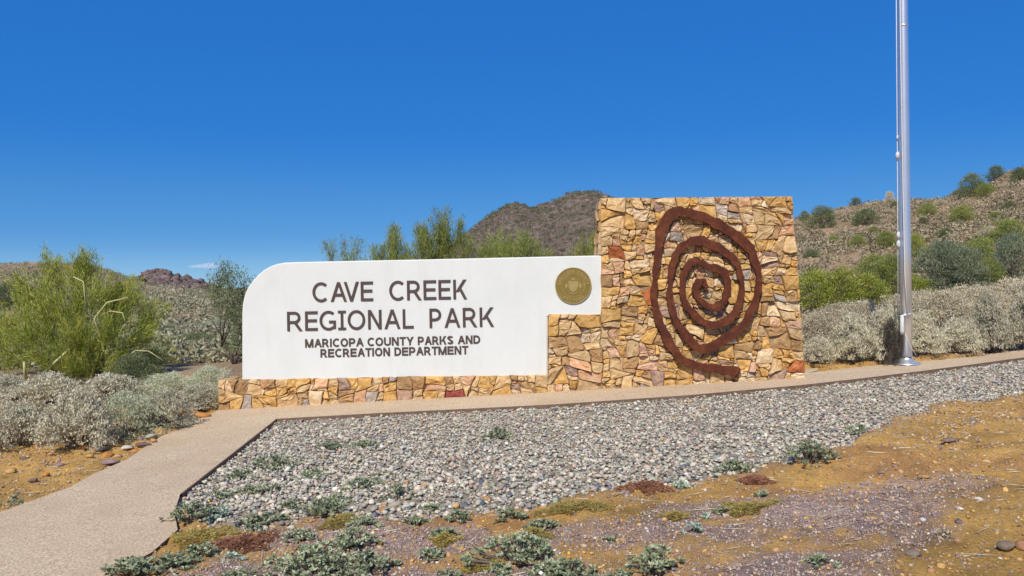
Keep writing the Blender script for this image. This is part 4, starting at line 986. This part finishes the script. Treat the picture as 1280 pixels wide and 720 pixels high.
# trees: a few crooked green limbs carrying fine twig sprays
def tree(name, px, Y_, base_lift, crown, seed, mat, label, group, per=150, L=.11, W=.0085, nb=5, lean=0, cat='tree', vase=.5, spread=.07, drop=0, shrink=1.0, thick=1.0, bark='bark'):
    """crown: list of (px, py, depth offset, radius m) clump centres"""
    rs = RS(seed); a, b_ = ray(px, 400); bx_, by_ = a*Y_, Y_; bz_ = float(H(bx_, by_))
    root = empty(name, (bx_, by_, bz_), label, cat, group); V = []; Fc = []; cen = []; dirs = []; cv = []
    forks = []
    for k in range(nb):
        an = 6.28*k/nb+rs.uniform(-.4, .4); h_ = rs.uniform(.25, .5); forks.append((math.cos(an)*.22, math.sin(an)*.22, h_))
        tube(V, Fc, [(rs.normal(0, .03), rs.normal(0, .03), -.08), (math.cos(an)*.1, math.sin(an)*.1, h_*.5), forks[-1]], [.05*thick, .04*thick, .032*thick], 7)
    for (cpx, cpy, dz, r) in crown:
        Yc = Y_+dz; p = P(cpx, cpy+drop, Yc); r = r*shrink; c = np.array([p[0]-bx_, p[1]-by_, p[2]-bz_])
        f = min(forks, key=lambda q: (q[0]*8-c[0])**2+(q[1]*8-c[1])**2); f = np.array(f)
        dirn = c-f; bend = np.array([dirn[0]*.3, dirn[1]*.3, dirn[2]*.55])+rs.normal(0, .08, 3)
        tube(V, Fc, [f, f+bend, f+dirn*.75+rs.normal(0, .05, 3), c], [.03*thick, .021*thick, .013*thick, .006], 5)
        nt_ = max(5, int(26*r*r/.16)); out = nrm((c-np.array([0, 0, .5]))[None])[0]
        for q in range(nt_):
            o = rs.normal(0, 1, 3); o = o/np.linalg.norm(o)*r*.86*rs.rand()**.4; o[2] *= .85; tp = c+o
            td = nrm((o/r*.5+out*vase+np.array([0, 0, .75])+rs.normal(0, .28, 3))[None])[0]
            s0 = c+o*.15
            tube(V, Fc, [s0, (s0+tp)/2+rs.normal(0, .03, 3), tp+td*.1], [.006, .004, .002], 3)
            nn_ = int(per*rs.uniform(.6, 1.4)); along = rs.uniform(-.22, .30, nn_)[:, None]
            cc = tp+td*along+rs.normal(0, spread, (nn_, 3))*(1.15-np.abs(along)*1.6).clip(.25, 1.2)*.75
            cen.append(cc); dirs.append(td+rs.normal(0, .38, (nn_, 3))); cv.append(np.clip(.45*rs.rand()+.55*rs.rand(nn_), 0, 1))
    link('trunk', pymesh('trunk', V, Fc, True), M[bark], root)
    cen = np.concatenate(cen); dirs = np.concatenate(dirs); cen[:, 2] = np.maximum(cen[:, 2], .05)
    me = leaves(cen, dirs, rs.uniform(.6, 1.4, len(cen))*L, rs.uniform(.7, 1.3, len(cen))*W, rs, 'crown', fixvar=np.concatenate(cv))
    link('crown', me, M[mat], root); return root
gT = 'palo verde trees near the sign'
bigtree = tree('palo_verde_tree', 112, 14.2, 0, [(60,345,0,.30),(100,335,.3,.34),(120,360,-.2,.42),(80,375,-.3,.42),(40,365,.2,.34),(150,372,0,.38),(185,385,.2,.30),(15,395,.1,.36),(50,405,-.4,.42),(95,410,-.6,.42),
  (135,405,-.6,.40),(170,415,-.2,.34),(195,425,.2,.24),(20,430,-.3,.36),(60,440,-.6,.34),(105,440,-.7,.34),(150,440,-.4,.30),(180,452,.1,.22),(62,322,.2,.18),(98,318,0,.16),(112,320,.1,.15),(160,352,.3,.22),(30,342,.3,.2),(-10,405,.2,.32)],
  21, 'paloverde', 'large bushy yellow green palo verde at the left of the photo', gT, per=125, drop=13, shrink=.92)
tree('palo_verde_tree', 545, 15.5, 0, [(545,290,0,.28),(530,303,-.2,.26),(560,300,.1,.26),(575,285,.2,.14),(548,315,0,.30),(520,320,.1,.24),(578,310,.1,.2),(552,275,0,.16),(524,292,.1,.13),(540,340,0,.4),(560,370,0,.4),(520,370,0,.3)],
  22, 'paloverde2', 'tallest palo verde rising behind the middle of the white panel', gT, per=130, drop=8)
tree('palo_verde_tree', 490, 16, 0, [(490,302,0,.22),(480,312,.1,.22),(503,314,.1,.2),(492,292,.1,.12),(495,335,0,.35),(470,322,0,.14)], 23, 'paloverde2', 'narrow olive palo verde behind the letters CREEK', gT, per=130, drop=8)
tree('palo_verde_tree', 430, 16.5, 0, [(430,316,0,.2),(415,320,0,.14),(445,314,0,.13),(435,335,0,.3),(412,318,0,.09)], 24, 'paloverde2', 'small palo verde whose twigs just clear the panel top at left', gT, per=45)
tree('palo_verde_tree', 640, 17.5, 0, [(610,312,0,.26),(640,308,.2,.3),(665,312,.1,.26),(625,298,.2,.16),(655,298,0,.14),(630,330,0,.4),(680,318,.2,.2),(600,322,.1,.2)], 25, 'paloverde2', 'broad yellow green palo verde below the rocky mountain', gT, per=130, drop=8)
tree('palo_verde_tree', 735, 18.5, 0, [(733,308,0,.22),(745,300,.2,.16),(718,318,.1,.18),(740,330,0,.35)], 26, 'paloverde', 'small palo verde between the white panel and the stone tower', gT, per=130, drop=8)
tree('mesquite_tree', 292, 15.5, 0, [(275,350,0,.13),(284,347,0,.10),(270,360,.1,.10),(290,362,0,.18),(305,360,.2,.13),(298,380,0,.26),(285,390,0,.22),(302,405,.1,.28),(296,430,.1,.28),(312,385,.3,.26),(270,378,0,.08)], 27, 'creosote', 'dark green mesquite tree beside the rounded corner of the white panel', 'mesquite trees', per=85, L=.05, W=.016, spread=.10, shrink=.95, thick=.5, bark='stem')
# pale limbs that show in front of the big tree
for lst, r0 in [([(36,483),(52,470),(72,450),(95,430)], .035), ([(35,481),(31,466),(30,452)], .03), ([(140,475),(128,430),(118,398),(134,378),(160,372)], .022), ([(118,398),(138,389),(153,391),(157,404)], .016), ([(110,400),(106,368),(104,352),(92,346)], .016),
                ([(150,470),(158,446),(170,438),(186,439),(203,450)], .014), ([(160,455),(168,447),(178,456),(176,470)], .011)]:
    V = []; Fc = []; n_ = len(lst); tube(V, Fc, [Vector(P(x, y, 13.55 if k else 13.9))-bigtree.location for k, (x, y) in enumerate(lst)], [r0*(1-.6*k/n_) for k in range(n_)], 7)
    link('limb', pymesh('limb', V, Fc, True), M['limb'], bigtree)
# ground cover plants
def rosette(px, py, wpx, hpx, mat, label, group, seed=None, L=.036, dens=1.0, name='ground_plant', flowers=0, cat='plant', sparse=False):
    x, y = G(px, py); z = gz1(x, y); seed = seed or int(px*3+py); rs = RS(seed); R_ = wpx/F*y/2; Hh = hpx/F*y*.58
    o = empty(name, (x, y, z-.01), label, cat, group)
    ncl = max(6, int(dens*88*(R_/.17)**1.7)); ph_ = rs.uniform(0, 6.28, ncl); rr_ = R_*rs.rand(ncl)**.62*(1+.25*np.sin(ph_*3+seed)+.15*np.sin(ph_*7+seed*2))*1.05
    hh = Hh*(1-.55*np.minimum(rr_/R_, 1.1)**2)*rs.uniform(.35, 1.15, ncl)
    c = np.stack([np.cos(ph_)*rr_, np.sin(ph_)*rr_*.8, hh], 1); per = 9; c2 = np.repeat(c, per, 0); n = len(c2)
    ang = rs.uniform(0, 6.28, n); d = np.stack([np.cos(ang), np.sin(ang), rs.uniform(.1, 1.1, n)], 1); d = nrm(d)
    cen = c2+d*L*.55
    v = .45*np.repeat(rs.rand(ncl), per)+.55*rs.rand(n)
    me = leaves(cen, d, rs.uniform(.7, 1.25, n)*L, rs.uniform(.35, .65, n)*L, rs, 'leaves', True, v)
    link('leaves', me, M[mat], o)
    V = []; Fc = []
    for q in list(c[::2])+[c_*np.array([1.15, 1.15, 1.45]) for c_ in c[::5]]:
        tube(V, Fc, [(q[0]*.25, q[1]*.25, 0), (q[0]*.7, q[1]*.7, q[2]*.6), tuple(q)], [.003, .0025, .002], 3)
    link('stems', pymesh('stems', V, Fc), M['stem'], o)
    return o, R_, Hh
def flower(px, py, size, parent=None, mat='petal', hh=.1):
    x, y = G(px, py); y2 = y; rs = RS(int(px)); p = Vector(P(px, py, y*.985))
    V = []; Fc = []; n = 9
    for k in range(n):
        a = 6.28*k/n; c, s = math.cos(a), math.sin(a); b0 = len(V); wd = .32
        V += [(0, 0, 0), (size*.55*math.cos(a-wd), -.2*size, size*.55*math.sin(a-wd)), (size*c, -.05*size, size*s), (size*.55*math.cos(a+wd), -.2*size, size*.55*math.sin(a+wd))]; Fc.append((b0, b0+1, b0+2, b0+3))
    me = pymesh('flower', V, Fc); at_ = me.attributes.new('var', 'FLOAT', 'POINT')
    for q in at_.data: q.value = rs.rand()
    o = link('flower', me, M[mat], parent)
    loc = p
    if parent: loc = p-parent.location
    o.location = loc; o.rotation_euler = (-.6, rs.uniform(-.3, .3), 0); return o
gP = 'low grey green plants in the foreground'
PL = [(412,556,34,18,'sage','dark little plant on the upper left of the pebbles'),(458,553,34,14,'sage','small plant right of the dark one on the upper pebbles'),(345,578,66,26,'sage','loose spreading plant near the walkway corner'),
 (622,544,38,24,'sage','compact dark plant high on the middle pebbles'),(310,612,34,24,'sage','thin plant on the pebbles left of centre'),(240,648,54,40,'sage','bushy plant spilling onto the walkway at the kerb end'),
 (1010,577,66,40,'sage','largest leafy plant on the right part of the pebbles'),(918,582,44,22,'sage','low plant left of the largest right hand plant'),(1074,538,30,26,'sage','small plant near the upper right of the pebbles'),
 (870,663,24,20,'mint','pale mint rosette alone on the purple gravel'),(820,712,66,52,'sage','tall leafy plant at the bottom right of centre'),(1020,700,40,20,'sage','flat plant low on the right of the purple gravel'),
 (645,702,104,52,'sage','wide green clump at the bottom centre'),(624,717,34,28,'sage','silvery plant at the foot of the wide centre clump'),(705,716,84,36,'sage','plant with yellow flowers at the bottom centre'),
 (638,645,40,22,'sage','small plant just below the centre pebble edge'),(680,655,36,20,'sage','small plant right below the yellow green mat'),(538,695,36,26,'sage','crisp plant left of the wide centre clump'),
 (555,670,42,24,'sage','olive tinted plant above the crisp one'),(560,718,28,20,'sage','plant cut by the bottom edge left of the centre clump'),(497,616,42,34,'sage','green plant on the pebbles with sparse dry leaves'),
 (455,604,52,28,'sage','sparse plant on the pebbles left of the green one'),(574,646,34,24,'sage','silvery plant at the pebble edge left of centre'),(520,652,34,16,'sage','tiny plant along the lower pebble edge'),
 (440,684,64,40,'sage','dense plant above the lower left clump'),(385,716,120,52,'sage','big green clump at the bottom left'),(460,712,70,40,'sage','right half of the bottom left greenery'),(378,672,40,22,'sage','dark plant behind the big left clump'),
 (165,714,70,28,'sage','low plant creeping over the walkway at the bottom left'),(218,702,60,28,'sage','plant between the walkway and the rust coloured mat'),(252,690,40,34,'sage','upright plant under the olive mat'),(290,696,26,14,'mint','tiny pale plant right of the upright one'),
 (762,671,20,12,'sage','tiny plant in the purple gravel right of centre'),(903,634,20,14,'sage','tiny plant on the gravel edge right of the rust mat'),(950,616,22,18,'sage','small plant with a shadow on the ochre strip'),(852,608,24,16,'mint','pale sprout beside the rust coloured mat'),
 (18,628,22,18,'sage','weedy tuft in the dirt at the left edge'),(884,642,10,12,'mint','pale sprig standing by the ochre strip'),(404,640,60,24,'sage','low plant along the lower left pebble edge'),(330,650,60,28,'sage','plant at the lower left pebble corner'),
 (290,720,50,18,'sage','thin greyish plant cut by the bottom edge at left'),(775,718,40,16,'sage','dry plant cut by the bottom edge right of the flowers'),(455,655,40,20,'sage','small plant under the pebble edge with a yellow bloom'),
 (300,592,34,20,'sage','wispy weed by the walkway kerb on the upper left pebbles'),(335,610,40,20,'sage','thin scraggly plant among the left pebbles'),(392,590,36,16,'sage','small scraggly plant on the pebbles below the dark little one'),(365,628,40,20,'sage','loose weed on the lower left pebbles'),(420,622,36,18,'sage','grey weed on the pebbles above the olive mat'),(478,588,26,14,'sage','tiny weed right of the sparse plant'),(540,630,30,16,'sage','tiny weed by the lower pebble edge left of the white cobble'),(275,618,36,20,'sage','thin weed at the narrow left tip of the pebbles'),
 (270,640,40,26,'mint','pale leafed plant among the last pebbles by the kerb'),(1180,668,22,12,'tanbush','dried little weed in the ochre dirt at right')]
made = {}
for a in PL: made[a[:2]] = rosette(a[0], a[1], a[2], a[3], a[4], a[5], gP, L=.024 if a[2] < 30 else .029, dens=.55 if 'sparse' in a[5] or 'thin' in a[5] or 'loose' in a[5] else 1.0)[0]
pf = made[(705, 716)]
for (x, y, s) in [(696,710,.011),(719,701,.012),(711,691,.009)]: flower(x, y, s, pf)
flower(692, 708, .010, pf, 'petalw'); flower(676, 716, .013, made[(645, 702)], 'petalw'); flower(261, 626, .010, made[(240, 648)]); flower(466, 664, .008, made[(455, 655)]); flower(604, 651, .008, made[(638, 645)])
# creeping mats
def matplant(px, py, wpx, hpx, mat, label, seed, n=5200):
    x, y = G(px, py); z = gz1(x, y); rs = RS(seed); R_ = wpx/F*y/2; Ry = hpx/F*y/2/((EYE-z)/y); 
    a = rs.uniform(0, 6.28, n); r = rs.rand(n)**.72*(.85+.25*np.sin(a*3+seed)+.12*np.sin(a*7)); X = np.cos(a)*r*R_; Y = np.sin(a)*r*Ry
    zz = gh(X+x, Y+y)-z+np.abs(rs.normal(0, .012, n))*(1.2-r)+.004
    d = np.stack([np.cos(a)+rs.normal(0, .7, n), np.sin(a)+rs.normal(0, .7, n), rs.uniform(.1, .7, n)], 1)
    me = leaves(np.stack([X, Y, zz], 1), d, rs.uniform(.02, .045, n), rs.uniform(.003, .006, n), rs, 'mat_plant')
    o = link('mat_plant', me, M[mat], None, (x, y, z)); props(o, label, 'plant', 'creeping mats on the dirt edge')
for a in [(715,632,104,18,'mat_yellow','yellow green creeping mat below the middle of the pebbles',3),(803,606,74,24,'mat_rust','rust red creeping mat on the lower right pebble edge',4),(302,676,108,22,'mat_rust','dark red creeping mat near the walkway at lower left',5),
          (250,668,100,24,'mat_yellow','olive creeping mat beside the dark red one near the walkway',6),(935,632,76,14,'mat_yellow','thin olive mat on the ochre strip right of the rust mat',7),(428,650,60,22,'mat_yellow','olive mat on the lower left pebble edge',8),
          (600,706,60,14,'mat_yellow','brownish mat left of the wide centre clump',9),(668,664,50,12,'mat_yellow','bright yellow green tuft behind the wide centre clump',10),(946,598,44,10,'mat_rust','small purple red mat on the ochre strip',11),(845,641,40,8,'mat_yellow','narrow olive mat above the pale mint rosette',12),(556,676,40,14,'mat_yellow','ochre mat around the olive tinted plant',13)]:
    matplant(*a)
# dry straws lying on the ground
rs = RS(77); n = 3500; X = rs.uniform(-5, 8, n); Y = rs.uniform(4, 11, n); p_, g_, u2, _ = masks(X, Y); ip = inpoly(X, Y, PATH); keep = ~g_ & ~ip & (np.abs(X/Y) < .7) & ~((Y > 9.8) & (np.abs(X) < 4)); X, Y = X[keep], Y[keep]; n = len(X)
me = leaves(np.stack([X, Y, gh(X, Y)+.008], 1), np.stack([rs.normal(1, .5, n), rs.normal(.2, .5, n), rs.normal(0, .06, n)], 1), rs.uniform(.04, .2, n), .003+.003*rs.rand(n), rs, 'dry_straw')
props(link('dry_straw', me, M['tanbush']), 'dry straws and twigs lying on the dirt', 'straw', kind='stuff')

# hill scrub, nobody could count it
def scrub(name, n, ur, yr, size, mat, seed, label, cl=14, dens=None, pw=1.0, asp=.6, W=.4):
    rs = RS(seed); u = rs.uniform(*ur, n); y = yr[0]*(yr[1]/yr[0])**(rs.rand(n)**pw); x = u*y
    keep = np.ones(n, bool) if dens is None else dens(x, y, rs)
    x, y = x[keep], y[keep]; z = H(x, y); n = len(x); s = rs.uniform(.6, 1.3, n)*(size(y) if callable(size) else size)
    c = np.stack([x, y, z], 1); c = np.repeat(c, cl, 0); ss = np.repeat(s, cl); m_ = len(c)
    o = nrm(rs.normal(size=(m_, 3)))*rs.uniform(.5, 1, m_)[:, None]; o[:, 2] = np.abs(o[:, 2])*asp*1.4; o *= ss[:, None]*.5
    v = .6*np.repeat(rs.rand(n), cl)+.4*rs.rand(m_)
    me = leaves(c+o, o+rs.normal(size=(m_, 3))*ss[:, None]*.3, ss*.20, ss*W*.26, rs, name, fixvar=v)
    props(link(name, me, M[mat]), label, 'scrub', kind='stuff'); print(name, n)
scrub('hill_scrub', 14500, (.30, 1.15), (19, 78), lambda y: .36+.0045*y, 'scrub', 51, 'low grey tan scrub covering the right hill', cl=30, dens=lambda x, y, r: r.rand(len(x)) < .55+1.6*fbm(x*.16, y*.16, 71, 3))
scrub('slope_scrub', 8000, (-.75, -.20), (16, 120), lambda y: .50+.004*y, 'slope', 52, 'pale brush covering the slope left of the sign', cl=34, dens=lambda x, y, r: r.rand(len(x)) < .6+1.3*fbm(x*.13, y*.13, 72, 3))
scrub('far_scrub', 2600, (-.2, .32), (14, 170), lambda y: .5+.008*y, 'scrub', 53, 'low scrub on the flat behind the sign', cl=12)
scrub('mountain_scrub', 4200, (-.16, .18), (180, 425), lambda y: .0068*y, 'mtbush', 54, 'dark bushes dotting the rocky mountain', cl=22)
scrub('knoll_scrub', 500, (-.58, -.28), (90, 205), lambda y: .006*y, 'creosote', 55, 'dark bushes dotting the small rocky knoll', cl=12)
scrub('ridge_scrub', 1400, (-1.0, -.45), (50, 132), lambda y: .007*y, 'creosote', 56, 'green bushes dotting the left ridge', cl=12)
# rocks standing out of the knoll and mountain faces
def crags(name, n, ur, yr, size, seed, label, col):
    rs = RS(seed); u = rs.uniform(*ur, n); y = rs.uniform(*yr, n); x = u*y; z = H(x, y)
    cols = np.array(col)*(1+rs.normal(0, .25, (n, 1)))
    props(link(name, stones(name, np.stack([x, y], 1), z, np.minimum(size*(.5+rs.exponential(.5, n)), size*2.6), np.clip(cols, .02, .6), rs, ICO, ICOF, False, .8, .4, .3), M['rock']), label, 'rocks', kind='stuff')
crags('knoll_rocks', 5000, (-.475, -.30), (100, 204), .75, 61, 'dark boulders covering the small rocky knoll', (.17,.125,.115))
crags('mountain_rocks', 5000, (-.14, .20), (190, 418), 1.1, 62, 'boulders and outcrops on the rocky mountain', (.18,.135,.11))
crags('hill_rocks', 2500, (.30, .85), (22, 79), .16, 63, 'brown stones between the scrub on the right hill', (.33,.235,.15))

# ------------------------------------------------------------------ the one small cloud, far away
rs = RS(4); cx_, _, cz_ = P(255, 333.5, 6000)
V = []; Fc = []
m, t, b = newmat('cloud_vapour'); t.nodes.remove(b); pv = nd(t, 'ShaderNodeVolumePrincipled'); pv.inputs['Color'].default_value = (1, 1, 1, 1); pv.inputs['Density'].default_value = .011; pv.inputs['Anisotropy'].default_value = 0.0
t.links.new(pv.outputs[0], t.nodes['Material Output'].inputs['Volume'])
sub = bpy.data.meshes.new('cloud'); bm = bmesh.new(); bmesh.ops.create_icosphere(bm, subdivisions=4, radius=1)
for v in bm.verts:
    n_ = float(fbm(np.array([v.co.x*2.2+5+v.co.y]), np.array([v.co.z*2.2+v.co.y]), 8, 3)[0]); v.co = v.co*(1+.5*n_)
    v.co = Vector((v.co.x*150, v.co.y*70, v.co.z*(22 if v.co.z > 0 else 12)*(1+.3*math.sin(v.co.x*4))))
bm.to_mesh(sub); bm.free()
props(link('cloud', sub, m, None, (cx_, 6000, cz_)), 'small pale pink white cloud low over the left ridge', 'cloud')
print('tris', sum(sum(len(p.vertices)-2 for p in m_.polygons) if len(m_.polygons) < 2000 else len(m_.loops)-2*len(m_.polygons) for m_ in bpy.data.meshes))
